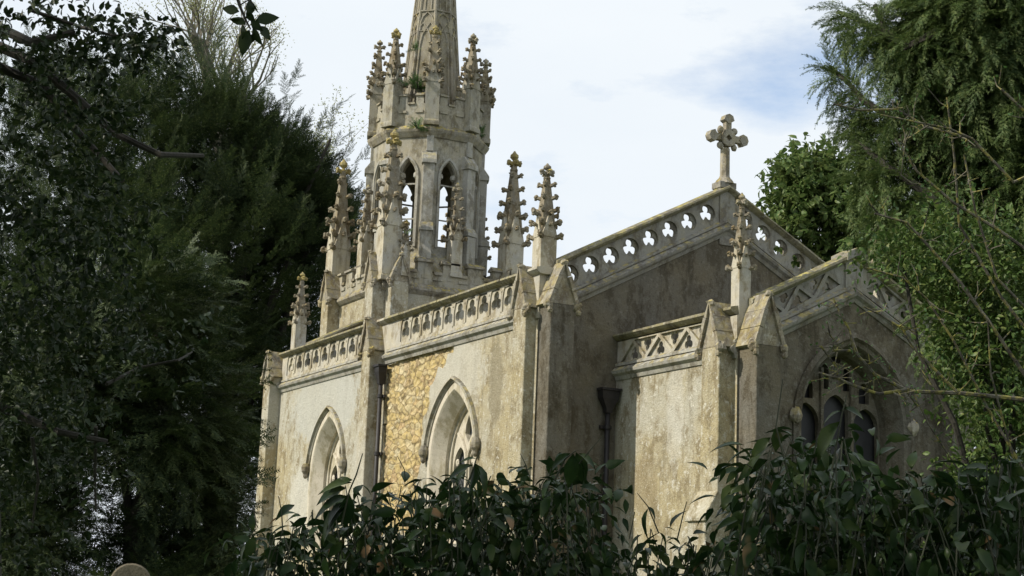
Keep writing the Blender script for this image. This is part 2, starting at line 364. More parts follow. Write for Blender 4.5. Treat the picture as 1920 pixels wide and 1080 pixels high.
# ---- windows
def side_window(c, parent):
    fr = SIDE; n = 12
    def ring(a, d, z0=2.7): return [fr.p(u, d, z) for u, z in arch(c, a, WCC, WZS, z0, n)]
    mb = MB()    # splayed stone reveal
    mb.loft([ring(WA+.16, -.10), ring(WA+.16, .006), ring(WA+.02, .012), ring(WA-.02, -.02), ring(WA-.26, -.27), ring(WA-.26, -.35), ring(WA-.33, -.37), ring(WA-.33, -.50)], closed=False)
    w = mb.build('window', M['pale'], parent)
    a = WA-.31; mb = MB()                     # two-light tracery
    lw = a/2-.09; zs = WZS-.1
    l1 = arch(c-a/2, lw, lw*.55, zs, 2.8, 8); l2 = arch(c+a/2, lw, lw*.55, zs, 2.8, 8)
    top = arch_h(a-.1, WCC)+WZS
    eye = [(c, top-.02), (c-.17, top-.33), (c-.20, top-.5), (c-.10, top-.62), (c, top-.74), (c+.10, top-.62), (c+.20, top-.5), (c+.17, top-.33)]
    mb.plate(fr, arch(c, a+.04, WCC, WZS, 2.7, n), [l1, l2, eye], -.54, -.42)
    mb.tube([fr.p(c, -.40, 2.7), fr.p(c, -.40, zs), fr.p(c-.08, -.40, zs+.3), fr.p(c-.28, -.40, zs+.62), fr.p(c-.50, -.40, zs+.78)], .045, 6)
    mb.tube([fr.p(c, -.40, zs), fr.p(c+.08, -.40, zs+.3), fr.p(c+.28, -.40, zs+.62), fr.p(c+.50, -.40, zs+.78)], .045, 6)
    for k in (-1, 1):                         # cusps in the light heads
        cx = c+k*a/2
        for q in (-1, 1): mb.blob(fr.p(cx+q*lw*.75, -.48, zs+.12), .085, (.5, 1, 1.1))
    mb.build('tracery', M['pale'], w)
    mb = MB(); mb.plate(fr, arch(c, a, WCC, WZS, 2.75, n), [], -.56, -.545); mb.build('glass', M['glass'], w)
    mb = MB(); ang = arch(c, WA+.29, WCC, WZS, 0, n)[1:-1]; ing = arch(c, WA+.18, WCC, WZS, 0, n)[1:-1]
    ft = WZS+.30                              # hood mould stops above the springing
    rings = []
    for (a1, b1), (a2, b2) in zip(ang, ing):
        if b1 < ft: continue
        d = Vector((a1-a2, b1-b2))
        pr = [(0, -.02), (0, .03), (.35, .05), (.6, .11), (1, .09), (1.1, -.02)]
        rings.append([fr.p(a2+d.x*t, q, b2+d.y*t) for t, q in pr])
    mb.loft(rings)
    hood = mb.build('hood_mould', M['belfry'], w)
    for k in (-1, 1):
        mb = MB(); mb.lathe(fr.p(c+k*(WA+.24), .08, 0), [(.03, ft-.30), (.07, ft-.24), (.07, ft-.17), (.12, ft-.10), (.13, ft+.02), (.09, ft+.12)], 9); mb.build('label_stop', M['dirty'], w, bevel=.01)
    mb = MB(); mb.box(fr, c-WA-.15, c+WA+.15, -.62, .02, 2.55, 2.70); mb.build('sill', M['pale'], w)
for c in (W1, W2): side_window(c, church)

# ---- parapets
def coping(mb, fr, u0, u1, z, sl=0.0, t=.22, out_=.13):
    n = max(1, round((u1-u0)/.85)); st = (u1-u0)/n; cut = [u0]+[u0+st*(i+random.uniform(-.18, .18)) for i in range(1, n)]+[u1]
    for a, b in zip(cut[:-1], cut[1:]):      # laid in separate stones, a little out of line
        j, k = random.uniform(-.010, .010), random.uniform(-.008, .008)
        mb.sweep(fr, [(-t-out_, z-.12), (-t-out_, z-.05+k), (-t/2, z+k), (out_+j, z-.05+k), (out_+.01+j, z-.10), (out_-.05+j, z-.15), (.02, z-.18), (-t-.02, z-.18)], a+.004*(a > u0), b-.004*(b < u1), sl)
def string(mb, fr, u0, u1, z, sl=0.0, t=.25):
    mb.sweep(fr, [(-t, z-.02), (0, z-.10), (.03, z-.10), (.06, z-.02), (.13, z+.03), (.15, z+.09), (.06, z+.17), (0, z+.20), (-t, z+.20)], u0, u1, sl)
    mb.sweep(fr, [(-t, z+.20), (.05, z+.20), (.05, z+.25), (0, z+.29), (-t, z+.29)], u0, u1, sl)
def side_parapet(fr, ua, ub, first, last, n, z0, z1, mat=None, mat2=None):
    """pierced parapet with pointed niches holding trefoils"""
    st = (last-first)/(n-1); cs = [first+st*i for i in range(n)]; a = st*.44
    mb = MB(); h1, h2 = [], []
    for c in cs:
        h1.append(arch(c, a, a*.9, z0+.36, z0+.08, 6)); h2.append(trefoil(c, z0+.36, .235, rot=pi/2, base=.42, sx=1.08))
    H = z1-z0
    mb.plate(fr, [(ua, z0), (ub, z0), (ub, z1), (ua, z1)], h1, -.028, 0)
    mb.plate(fr, [(ua, z0), (ub, z0), (ub, z1), (ua, z1)], h2, -.10, -.030)
    mb.plate(fr, [(ua, z0), (ub, z0), (ub, z1), (ua, z1)], h1, -.14, -.102)
    for c in cs:                       # little sunk dots between arch heads
        mb.blob(fr.p(c+st/2, .005, z1-.12), .03, (.6, 1, 1)); mb.blob(fr.p(c+st/2, .005, z0+.08), .02)
    o = mb.build('parapet', mat or M['ashlar'], church)
    mb = MB(); coping(mb, fr, ua, ub, z1+.17, 0); mb.build('coping', M['moss'], o)
    mb = MB(); string(mb, fr, ua, ub, z0-.29); mb.build('string_course', mat2 or M['grey'], o)
    return o
side_parapet(SIDE, -L2, -8.75, -15.2, -9.15, 10, 7.63, 8.30)
side_parapet(SIDE, -8.0, -.75, -6.95, -1.42, 10, 7.63, 8.30)
mb = MB(); mb.box(SIDE, -8.75, -8.0, -.22, 0, 7.34, 8.30); coping(mb, SIDE, -8.75, -8.0, 8.47); mb.build('parapet', M['ashlar'], church); mb = MB(); mb.box(SIDE, -.75, -.0, -.22, 0, 7.34, 8.30); coping(mb, SIDE, -.75, .1, 8.47); mb.build('parapet', M['ashlar'], church)
mb = MB(); mb.box(NORTH, 0.01, L2-.01, -.22, 0, 7.33, 8.3); coping(mb, NORTH, 0, L2, 8.47); string(mb, NORTH, 0, L2, 7.34); mb.build('parapet', M['grey'], church)

def raked(fr, W_, x0, z0c, zc_base, slope, n, c0, st, r, top_off, low_off, both=True, kind='circle', gap=.17, mat=None):
    """gable parapet climbing from u=x0 to the middle, mirrored; z(u) measured at x0"""
    mid = W_/2
    for side in (0, 1):
        f = fr if side == 0 else Fr(fr.p(W_, 0, 0), 0)
        sg = 1 if side == 0 else -1
        def mir(pl): return [(sg*u, z) for u, z in pl]
        zl = lambda u: zc_base+low_off+slope*(u-x0)
        zh = lambda u: zc_base-.16+slope*(u-x0)
        outer = [(x0, zl(x0)), (mid-gap, zl(mid-gap)), (mid-gap, zh(mid-gap)), (x0, zh(x0))]
        h1, h2 = [], []; mb = MB()
        if kind == 'circle':
            for i in range(n):
                u = c0+st*i; z = (zl(u)+zh(u))/2
                h1.append(circle(u, z, r)); h2.append(trefoil(u, z, r*.96, rot=pi/2+(0.12 if side == 0 else -.12), base=.26))
            layers = ((h1, -.06, 0), (h2, -.12, -.062), (h1, -.18, -.122))
        else:
            # zig-zag of triangles, each with cusps
            for i in range(n):
                u = c0+st*i; e = .05; b, t_ = zl, zh
                tri1 = [(u+e*1.2, b(u)+e*1.3), (u+st-e*1.2, b(u+st)+e*1.3), (u+st/2, t_(u+st/2)-e*2.2)]
                h1.append(tri1)
                cc = (tri1[0][0]+tri1[1][0]+tri1[2][0])/3; cz = sum(p[1] for p in tri1)/3-.04
                h2.append(trefoil(cc, cz, .155*st/.9, rot=pi/2, base=.45))
                if i < n-1:
                    tri2 = [(u+st/2+e*1.2, t_(u+st/2)-e*1.3), (u+st, b(u+st)+e*2.2), (u+1.5*st-e*1.2, t_(u+1.5*st)-e*1.3)]
                    h1.append(tri2); cc = sum(p[0] for p in tri2)/3; cz = sum(p[1] for p in tri2)/3+.04
                    h2.append(trefoil(cc, cz, .155*st/.9, rot=-pi/2, base=.45))
            layers = ((h1, -.06, 0), (h2, -.11, -.062), (h1, -.16, -.112))
        for hs, a, b in layers: mb.plate(f, mir(outer), [mir(h) for h in hs], a, b)
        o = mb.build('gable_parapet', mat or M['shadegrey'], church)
        mb = MB()
        def rk(prof_fn, z):
            if side == 0: prof_fn(mb, f, x0, mid, z-slope*x0, slope)
            else: prof_fn(mb, f, -mid, -x0, z-slope*x0, -slope)
        rk(coping, zc_base); mb.build('coping', M['moss'], o)
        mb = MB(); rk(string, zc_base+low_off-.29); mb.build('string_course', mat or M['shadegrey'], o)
raked(GAB, W, .35, 0, 8.47+SL*.35, SL, 8, .72+.02, .499, .205, 0, -.80)
raked(Fr((0, LC*0+L2-.2, 0), 0), W, .35, 0, 8.47+SL*.35, SL, 8, .74, .499, .205, 0, -.80)
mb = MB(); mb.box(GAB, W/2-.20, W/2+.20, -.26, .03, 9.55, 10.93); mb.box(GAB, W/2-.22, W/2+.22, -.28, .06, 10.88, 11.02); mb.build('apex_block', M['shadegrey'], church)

# ---- gable cross
def gable_cross():
    mb = MB(); x = W/2+.07; fr = Fr((x, .12, 0), 0)
    mb.lathe((x-.05, .12, 0), [(.24, 11.0), (.20, 11.08), (.14, 11.14), (.115, 11.2), (.11, 11.85)], 8, pi/8)
    zc = 12.10
    for k in range(4):
        a = k*pi/2; d = Vector((cos(a), sin(a))); e = Vector((-sin(a), cos(a)))
        def pt(l, w, n): return fr.p(d.x*l+e.x*w, n, zc+d.y*l+e.y*w)
        def P2(l, w): return (d.x*l+e.x*w, zc+d.y*l+e.y*w)
        ln = (.44, .47, .44, .30)[k]
        mb.prism(fr, [P2(.12, -.075), P2(ln-.10, -.075), P2(ln-.10, .075), P2(.12, .075)], -.07, .07)
        if k != 3:                    # lobed ends
            mb.prism(fr, [P2(ln-.14, 0), P2(ln-.05, -.14), P2(ln+.06, -.10), P2(ln+.10, 0), P2(ln+.06, .10), P2(ln-.05, .14)], -.095, .095)
        b = a+pi/4; g = Vector((cos(b), sin(b)))
        mb.blob(fr.p(g.x*.27, 0, zc+g.y*.27), .085, (1, .8, 1), 8, 6)     # knobs in the angles
        # ring round the pierced centre
        h = Vector((cos(b), sin(b)))
    mb.plate(fr, [(.21*cos(t), zc+.21*sin(t)) for t in [pi/4*j for j in range(8)]], [[(.085*cos(t), zc+.085*sin(t)) for t in [pi/2*j for j in range(4)]]], -.085, .085)
    mb.build('gable_cross', M['dirty'], church, bevel=.012)
gable_cross()

# ---- buttresses
def buttress(fr, u0, u1, proj, zt, zpeak, base=True, mat=None, low=3.1, gab=True, weather=.14, z0=0, gmat=None, deep=.5):
    """stepped buttress under a small gablet; fr outward normal is its projecting direction"""
    mb = MB()
    mb.box(fr, u0, u1, -.05, proj, low if base else z0, zt)
    if base:
        b = proj+weather
        mb.sweep(fr, [(-.04, 0), (b, 0), (b, low-.45), (proj+.003, low+.05), (-.04, low+.05)], u0-.003, u1+.003)
        mb.sweep(fr, [(b-.02, low-.52), (b+.05, low-.52), (b+.05, low-.44), (proj+.02, low+.06), (proj-.03, low+.06)], u0-.04, u1+.04)
    o = mb.build('buttress', mat or M['render_side'], church, bevel=.015)
    if gab:
        c = (u0+u1)/2; w = (u1-u0)/2; mb = MB()
        mb.prism(fr, [(c-w, zt), (c+w, zt), (c+w, zt+.06), (c, zpeak-.1), (c-w, zt+.06)], -deep, proj+.0)
        for k in (-1, 1):     # two sloping stone slabs with a joint
            A = Vector((c+k*(w+.045), zt-.02)); B = Vector((c, zpeak)); d = (B-A); nrm = Vector((d.y, -d.x)).normalized()*k*.042
            if nrm.x*k < 0: nrm = -nrm
            for t0, t1 in ((0, .33), (.34, .66), (.67, 1.0)):
                p, q = A+d*t0, A+d*t1; th = 1.0+.12*(t0 == .34)
                pl = [(p.x-nrm.x, p.y-nrm.y), (q.x-nrm.x*(t1 < 1), q.y-nrm.y), (q.x+nrm.x*th*(t1 < 1), q.y+nrm.y*th), (p.x+nrm.x*th, p.y+nrm.y*th)]
                mb.prism(fr, pl, -deep, proj+.06+.01*(t0 == .34))
            mb.blob(fr.p(c+k*(w+.06), proj-.0, zt-.04), .10, (1, 1, 1.1), 7, 5, .28)
            mb.blob(fr.p(c+k*(w+.05), proj+.05, zt-.16), .07, (1, 1, 1), 6, 4, .25)
        mb.blob(fr.p(c, proj-.0, zpeak-.02), .085, (1.1, 1, .8), 7, 5, .25)
        mb.build('gablet', gmat or M['gablet'], o, bevel=.012)
    return o
buttress(SIDE, -8.80, -8.25, .36, 7.62, 8.46)                        # between the two bays
buttress(SIDE, -.68, -.12, .24, 7.58, 8.50)                          # corner, sunny side
buttress(GAB, .04, .62, .46, 7.62, 8.52, mat=M['render_shaded'])       # corner, gable side
buttress(SIDE, -16.45, -15.90, .36, 7.72, 8.48)                      # west corner
buttress(CSIDE, LC-.70, LC-.12, .34, 6.42, 7.30, low=3.62, weather=.26)                     # chancel, sunny side
buttress(CGAB, XC+.05, XC+.62, .54, 6.42, 7.42, mat=M['render_shaded'])
buttress(CGAB, W-XC-.62, W-XC-.05, .42, 6.42, 7.42, mat=M['render_shaded'])
buttress(NORTH, .12, .68, .34, 7.6, 8.5, mat=M['render_shaded'])

# ---- chancel
mb = MB(); mb.plate(CSIDE, [(0.001, 0), (LC-.001, 0), (LC-.001, 6.32), (.001, 6.32)], [], -.5, 0); mb.build('chancel_wall', M['render_side'], church)
mb = MB(); mb.plate(CNORTH, [(-LC+.001, 0), (-.001, 0), (-.001, 6.32), (-LC+.001, 6.32)], [], -.5, 0); mb.build('chancel_wall', M['render_shaded'], church)
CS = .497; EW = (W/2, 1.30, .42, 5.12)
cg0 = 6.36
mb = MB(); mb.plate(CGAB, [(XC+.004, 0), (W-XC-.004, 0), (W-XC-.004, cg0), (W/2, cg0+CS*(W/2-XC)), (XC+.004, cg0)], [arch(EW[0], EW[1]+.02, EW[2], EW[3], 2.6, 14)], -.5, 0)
mb.build('chancel_gable_wall', M['render_shaded'], church)
# chancel side parapet (zig-zag)
mb = MB(); z0, z1 = 6.55, 7.04; st = 1.02; h1, h2 = [], []
us = .10
for i in range(4):
    u = us+st*i
    if i < 4: tri = [(u+.06, z0+.04), (u+st-.06, z0+.04), (u+st/2, z1-.08)]
    if u+st < LC-.6: h1.append(tri); h2.append(trefoil(u+st/2, z0+.17, .15, rot=pi/2, base=.45))
    if u+1.5*st < LC-.3: h1.append([(u+st/2+.06, z1-.03), (u+st, z0+.09), (u+1.5*st-.06, z1-.03)]); h2.append(trefoil(u+st, z1-.16, .15, rot=-pi/2, base=.45))
outer = [(0.02, z0), (LC-.02, z0), (LC-.02, z1), (.02, z1)]
mb.plate(CSIDE, outer, h1, -.06, 0); mb.plate(CSIDE, outer, h2, -.11, -.062); mb.plate(CSIDE, outer, h1, -.16, -.112)
cp = mb.build('parapet', M['ashlar'], church)
mb = MB(); coping(mb, CSIDE, 0.02, LC-.05, 7.24); mb.build('coping', M['moss'], cp)
mb = MB(); string(mb, CSIDE, 0.02, LC-.02, 6.30); mb.build('string_course', M['grey'], cp)
mb = MB(); mb.box(CNORTH, -LC+.02, -.02, -.2, 0, 6.33, 7.1); coping(mb, CNORTH, -LC+.02, -.02, 7.24); mb.build('parapet', M['grey'], church)
raked(CGAB, W, XC+.25, 0, 7.27+CS*.25, CS, 3, XC+.40, .71, .2, 0, -.66, kind='tri')
mb = MB(); ap = 7.27+CS*(W/2-XC)
mb.prism(CGAB, [(W/2-.22, ap-1.0), (W/2+.22, ap-1.0), (W/2+.22, ap-.19), (W/2, ap-.07), (W/2-.22, ap-.19)], -.24, .04); mb.prism(CGAB, [(W/2-.26, ap-.25), (W/2, ap-.12), (W/2+.26, ap-.25), (W/2+.26, ap-.09), (W/2, ap+.045), (W/2-.26, ap-.09)], -.37, .155); mb.build('apex_block', M['shadegrey'], church)
# east window
def east_window():
    c, a, cc, zs = EW; fr = CGAB; n = 14
    ring = lambda r, d: [fr.p(u, d, z) for u, z in arch(c, r, cc, zs, 2.7, n)]
    mb = MB(); mb.loft([ring(a+.20, -.05), ring(a+.20, .05), ring(a+.10, .09), ring(a+.05, .02), ring(a-.02, .0), ring(a-.17, -.36), ring(a-.19, -.60)], closed=False)
    w = mb.build('window', M['render_shaded'], church)
    ai = a-.17; lw = ai/3-.055; holes = []; mb = MB()
    for k in (-1, 0, 1):
        zz = zs+.12 if k else zs+.34
        holes.append(arch(c+k*ai*2/3, lw, lw*.25, zz-.05, 2.8, 7))
    for k in (-1, 1):
        for q in (-.5, .5):
            x = c+k*ai*(2/3 if q*k > 0 else .36)
        holes.append(arch(c+k*ai*.63, .13, .1, zs+.78, zs+.56, 5)); holes.append(arch(c+k*ai*.25, .10, .1, zs+1.12, zs+.78, 5))
    holes.append(trefoil(c, zs+1.42, .13, base=.5))
    mb.plate(fr, arch(c, ai+.03, cc, zs, 2.7, n), holes, -.66, -.54)
    for k in (-1, 1): mb.tube([fr.p(c+k*ai/3, -.52, 2.7), fr.p(c+k*ai/3, -.52, zs+1.2)], .05, 6)
    mb.tube([fr.p(c-ai, -.52, 3.9), fr.p(c+ai, -.52, 3.9)], .04, 6)
    mb.build('tracery', M['render_shaded'], w)
    mb = MB(); mb.plate(fr, arch(c, ai, cc, zs, 2.75, n), [], -.72, -.70); mb.build('glass', M['darkglass'], w)
    for k in (-1, 1): mb = MB(); mb.blob(fr.p(c+k*(a+.17), .06, zs+.1), .13, (1, .8, 1.2), 8, 6, .2); mb.build('label_stop', M['dirty'], w)
    mb = MB(); mb.box(fr, c-a-.1, c+a+.1, -.62, .05, 2.55, 2.7); mb.build('sill', M['grey'], w)
east_window()

# ---- roofs
mb = MB()
for sg in (1, -1):
    f = SIDE if sg == 1 else NORTH
for x0, x1, y0, y1, za, zb in ((.3, W/2, .3, L2-.3, 7.35, 9.45), (W-.3, W/2, .3, L2-.3, 7.35, 9.45)):
    mb.add([(x0, y0, za), (x1, y0, zb), (x1, y1, zb), (x0, y1, za), (x0, y0, za-.1), (x1, y0, zb-.1), (x1, y1, zb-.1), (x0, y1, za-.1)], [(0, 1, 2, 3), (4, 5, 6, 7), (0, 1, 5, 4), (1, 2, 6, 5), (2, 3, 7, 6), (3, 0, 4, 7)])
mb.build('nave_roof', M['lead'], church)
mb = MB()
for x0, x1 in ((XC+.3, W/2), (W-XC-.3, W/2)):
    mb.add([(x0, 0, 6.3), (x1, 0, 7.6), (x1, -LC+.3, 7.6), (x0, -LC+.3, 6.3), (x0, 0, 6.2), (x1, 0, 7.5), (x1, -LC+.3, 7.5), (x0, -LC+.3, 6.2)], [(0, 1, 2, 3), (4, 5, 6, 7), (0, 1, 5, 4), (1, 2, 6, 5), (2, 3, 7, 6), (3, 0, 4, 7)])
mb.build('chancel_roof', M['lead'], church)

# ---- pinnacles
def crocket(mb, p, d, s):
    """leafy knob: a stalk curling outwards with a lobed tip"""
    p = Vector(p); d = Vector(d).normalized()
    mb.tube([p-d*s*.3-Vector((0, 0, s*.35)), p+d*s*.35-Vector((0, 0, s*.1)), p+d*s*.85+Vector((0, 0, s*.05))], [s*.42, s*.44, s*.36], 5)
    mb.blob(p+d*s*.85+Vector((0, 0, s*.16)), s*.52, (1, 1, .8), 6, 4, .3)
    mb.blob(p+d*s*.95+Vector((0, 0, -s*.3)), s*.36, (1, 1, .8), 5, 4, .3)
def pinnacle(base, side, z0, zs, zt, rows=5, crs=1.0, ang=0, mat=None, fin=None, loss=0.0, gold=False):
    """square shaft with gabled faces, a crocketed spirelet and a bud finial; base=(x,y)"""
    x, y = base; h = side/2; A = R(ang); mb = MB(); c = Vector((x, y, 0))
    def q(a, b, z): return Vector((x+a*cos(A)-b*sin(A), y+a*sin(A)+b*cos(A), z))
    sqr = lambda r, z: [q(r*i, r*j, z) for i, j in ((-1, -1), (1, -1), (1, 1), (-1, 1))]
    zsp = zs+.10*(zt-zs); ht = zt-zs
    mb.loft([sqr(h*1.12, z0), sqr(h*1.12, z0+.12), sqr(h, z0+.18), sqr(h, zs-.03), sqr(h*.97, zs)])
    ztop = zt-.13*ht; shaft = mb; mb = MB()
    mb.loft([sqr(h*.86, zs-.02), sqr(h*.66, zs+.35*ht), sqr(h*.34, zs+.72*ht), sqr(h*.2, ztop)])
    gh = .34*ht                                     # steep gablets on the four faces
    for k in range(4):
        a = A+k*pi/2; fr = Fr((x, y, 0), 0); fr.n = Vector((cos(a), sin(a), 0)); fr.u = Vector((-sin(a), cos(a), 0))
        mb.prism(fr, [(-h*1.0, zs-.02), (h*1.0, zs-.02), (h*.55, zs+gh*.35), (0, zs+gh), (-h*.55, zs+gh*.35)], h*.5, h*1.06) if False else shaft.prism(fr, [(-h*1.0, zs-.02), (h*1.0, zs-.02), (h*.55, zs+gh*.35), (0, zs+gh), (-h*.55, zs+gh*.35)], h*.5, h*1.06)
    cs = side*.36*crs
    for r_ in range(rows):
        t = (r_+.1)/rows*.86; z = zs+ht*t+ (0 if r_ else -.02); rad = h*(1-t*.92)*1.0
        for i, j in ((-1, -1), (1, -1), (1, 1), (-1, 1)):
            if random.random() < loss and r_ > 1: continue
            d = q(i, j, 0)-c
            crocket(mb, q(i*rad*.92, j*rad*.92, z), d, cs*(1-.35*t))
        if r_ == 0:                                  # crockets riding on the gablet tips
            for k in range(4):
                a = A+k*pi/2; d = Vector((cos(a), sin(a), 0)); crocket(mb, c+d*h*1.0+Vector((0, 0, zs+gh*.9)), d, cs*.8); crocket(mb, c+d*h*1.02+Vector((0, 0, zs+gh*.45)), d, cs*.6)
    mb.lathe((x, y, 0), [(h*.26, ztop-.10*ht), (h*.44, ztop-.085*ht), (h*.44, ztop-.07*ht), (h*.22, ztop-.06*ht), (h*.20, ztop)], 8)
    o = shaft.build('pinnacle', mat or M['ashlar'], church, loc=(x, y, z0))
    so_ = mb.build('crocketed_spirelet', M['crust'], None, loc=(x, y, z0)); so_.parent = o; so_.location = (0, 0, 0)
    mb = MB(); f = h*.5
    for k in range(4):
        a = A+pi/4*0+k*pi/2
        if loss and random.random() < loss*.8: continue
        d = Vector((cos(a), sin(a), 0)); crocket(mb, c+Vector((0, 0, ztop))+d*f*.3, d, cs*.85)
    mb.lathe((x, y, 0), [(f*.45, ztop), (f*.35, ztop+.03*ht), (f*.95, ztop+.06*ht), (f*.9, ztop+.085*ht), (f*.45, ztop+.105*ht), (f*.15, zt)], 8)
    fo = mb.build('finial', fin or (M['gold'] if gold else M['dirty']), None, loc=(x, y, z0)); fo.parent = o; fo.location = (0, 0, 0)
    return o
pinnacle((.20, .20), .38, 7.35, 9.15, 10.78, 5)                        # nave, near corner
pinnacle((.25, 15.35), .34, 7.40, 9.3, 10.85, 5, gold=True)           # nave, west corner
pinnacle((XC+.18, -LC+.16), .27, 6.3, 8.0, 9.50, 5, crs=1.1)        # chancel corner
pinnacle((W-XC-.18, -LC+.16), .27, 6.3, 8.0, 9.50, 5)
pinnacle((W-.2, .2), .34, 7.35, 9.25, 10.78, 5)

# ================================================================== TOWER
TX, TY, TS = 4.74, 16.70, 2.14
def tfr(k, s_=TS, o=0):    # four faces of the square stage, u centred
    a = 90*k; f = Fr((TX, TY, 0), a); f.O = Vector((TX, TY, 0))+f.n*(s_+o); return f
mb = MB(); T0 = Fr((TX, TY, 0), 0)
mb.box(T0, -TS, TS, -TS, TS, 0, 10.55); mb.build('tower', M['render_side'], church)
mb = MB()
for k in range(4):
    f = tfr(k); mb.sweep(f, [(-.3, 10.46), (0, 10.46), (.05, 10.50), (.14, 10.60), (.14, 10.66), (.02, 10.80), (-.3, 10.80)], -TS-.13, TS+.13)
mb.build('tower_string_course', M['dirty'], church)
mb = MB(); mcs = []
for k in range(4):
    f = tfr(k); nM = 5; pitch = 2*TS/nM
    mb.box(f, -TS+(.24 if k % 2 else 0), TS-(.24 if k % 2 else 0), -.24, 0, 10.79, 11.18)
    for i in range(nM):
        c = -TS+pitch*(i+.5); w = pitch*.29
        mb.box(f, c-w, c+w, -.22, -.002, 11.17, 11.50); mc = MB(); mcs.append(mc)
        mc.sweep(f, [(-.30, 11.50), (-.30, 11.56), (-.11, 11.66), (.06, 11.56), (.06, 11.50)], c-w-.04, c+w+.04)
        mb.box(f, c-w*.45, c+w*.45, -.01, .012, 11.0, 11.10)
        if i < nM-1: mc = MB(); mcs.append(mc); mc.sweep(f, [(-.28, 11.18), (-.28, 11.22), (-.11, 11.28), (.055, 11.22), (.055, 11.14), (0, 11.14)], c+w+.04, c+pitch-w-.04); mb.box(f, c+pitch*.5-.16, c+pitch*.5+.16, -.01, .035, 10.96, 11.05)
o = mb.build('battlement', M['belfry'], church)
for m_ in mcs: m_.build('merlon_coping', M['dirty'], o)
# buttresses at the tower corners
for k, zpk in ((0, 11.55), (1, 11.65), (2, 11.6), (3, 11.6)):
    f = tfr(k)
    for u0, u1 in ((-TS+.02, -TS+.60), (TS-.60, TS-.02)):
        buttress(f, u0, u1, .40, 10.72, zpk, base=False, z0=0, deep=.02)
pinnacle((TX-TS+.45, TY-TS-.30), .26, 10.9, 11.7, 12.65, 4, gold=True)
for i, (sx, sy) in enumerate(((-1, -1), (1, -1), (-1, 1), (1, 1))):
    pinnacle((TX+sx*(TS-.06), TY+sy*(TS-.06)), .60, 10.75, 12.45, 15.50, 6, crs=.92, loss=.12, gold=True, ang=0)
for a, b in ((.08, -1), (1, 0), (0, 1), (-1, -.02)):
    pinnacle((TX+a*(TS-.12), TY+b*(TS-.12)), .36, 11.15, 12.35, 14.20, 5, crs=1.05, loss=.1)

# ---- octagonal belfry
def octo(r, z, ph=22.5): return [Vector((TX+r*cos(R(ph+45*i)), TY+r*sin(R(ph+45*i)), z)) for i in range(8)]
AP = 1.66; RV = AP/cos(R(22.5)); HW = AP*math.tan(R(22.5))
mb = MB(); mb.loft([octo(RV+.45, 10.5), octo(RV+.40, 11.3), octo(RV+.12, 11.75), octo(RV, 11.9), octo(RV, 12.0)]); base_o = mb.build('belfry_plinth', M['belfry'], church)
mb = MB(); md = MB(); tr = MB()
for k in range(8):
    f = Fr((TX, TY, 0), 45*k); f.O = Vector((TX, TY, 0))+f.n*AP
    op = arch(0, .26, .45, 14.35, 12.15, 7)
    mb.plate(f, [(-HW, 11.98), (HW, 11.98), (HW, 15.75), (-HW, 15.75)], [op], -.30, 0)
    rg = lambda a, d: [f.p(u, d, z) for u, z in arch(0, a, .45, 14.35, 12.1, 7)]
    tr.loft([rg(.37, -.01), rg(.37, .05), rg(.30, .05), rg(.25, -.08)], closed=False)
    # cusped head, transom bar and louvre bars
    for sgn in (-1, 1): tr.blob(f.p(sgn*.24, -.14, 14.42), .12, (1, 1, 1), 8, 6)
    tr.box(f, -.31, .31, -.16, -.12, 14.12, 14.17); tr.box(f, -.31, .31, -.16, -.12, 13.0, 13.04)
o = mb.build('belfry', M['belfry'], church); tr.build('opening_frame', M['grey'], o)
mb = MB()
for i in range(8):        # piers standing out on the angles
    a = 22.5+45*i; f = Fr((TX, TY, 0), 0); f.n = Vector((cos(R(a)), sin(R(a)), 0)); f.u = Vector((-sin(R(a)), cos(R(a)), 0)); f.O = Vector((TX, TY, 0))+f.n*RV
    w = .19
    mb.box(f, -w, w, -.25, .26, 11.6, 12.55)
    mb.sweep(f, [(-.2, 12.55), (.30, 12.55), (.30, 12.66), (.16, 12.85), (-.2, 12.85)], -w-.03, w+.03)
    mb.box(f, -w+.01, w-.01, -.25, .15, 12.84, 14.75)
    mb.sweep(f, [(-.2, 14.72), (.21, 14.72), (.21, 14.86), (.0, 15.15), (-.2, 15.15)], -w-.04, w+.04)
    mb.box(f, -w*.6, w*.6, -.2, .05, 15.14, 15.65)
    mb.box(f, -w-.02, w+.02, -.25, .18, 13.30, 13.36) if False else None
mb.build('belfry_pier', M['grey'], o, bevel=.012)
# cornice
mb = MB(); mb.loft([octo(RV-.02, 15.6), octo(RV+.05, 15.62), octo(RV+.16, 15.78), octo(RV+.19, 15.86), octo(RV+.10, 15.96), octo(RV+.0, 16.02)]); mb.build('cornice', M['dirty'], o)
# crown: parapet with battlements and eight pinnacles
RC = RV-.0; APC = RC*cos(R(22.5)); HC = RC*sin(R(22.5))
mb = MB(); mcs = []
for k in range(8):
    f = Fr((TX, TY, 0), 45*k); f.O = Vector((TX, TY, 0))+f.n*APC
    mb.box(f, -HC, HC, -.2, 0, 15.98, 16.72)
    for c in (-.28, .28):
        mc = MB(); mcs.append(mc)
        mb.box(f, c-.13, c+.13, -.18, -.002, 16.70, 16.98); mc.sweep(f, [(-.24, 16.98), (-.24, 17.03), (-.09, 17.1), (.05, 17.03), (.05, 16.98)], c-.15, c+.15)
        mb.box(f, c-.13, c+.13, -.01, .045, 16.42, 16.50)
    mc = MB(); mcs.append(mc); mc.sweep(f, [(-.24, 16.72), (-.24, 16.76), (-.09, 16.8), (.05, 16.76), (.05, 16.70)], -.12, .12)
cr_ = mb.build('crown_parapet', M['belfry'], church)
for m_ in mcs: m_.build('merlon_coping', M['dirty'], cr_)
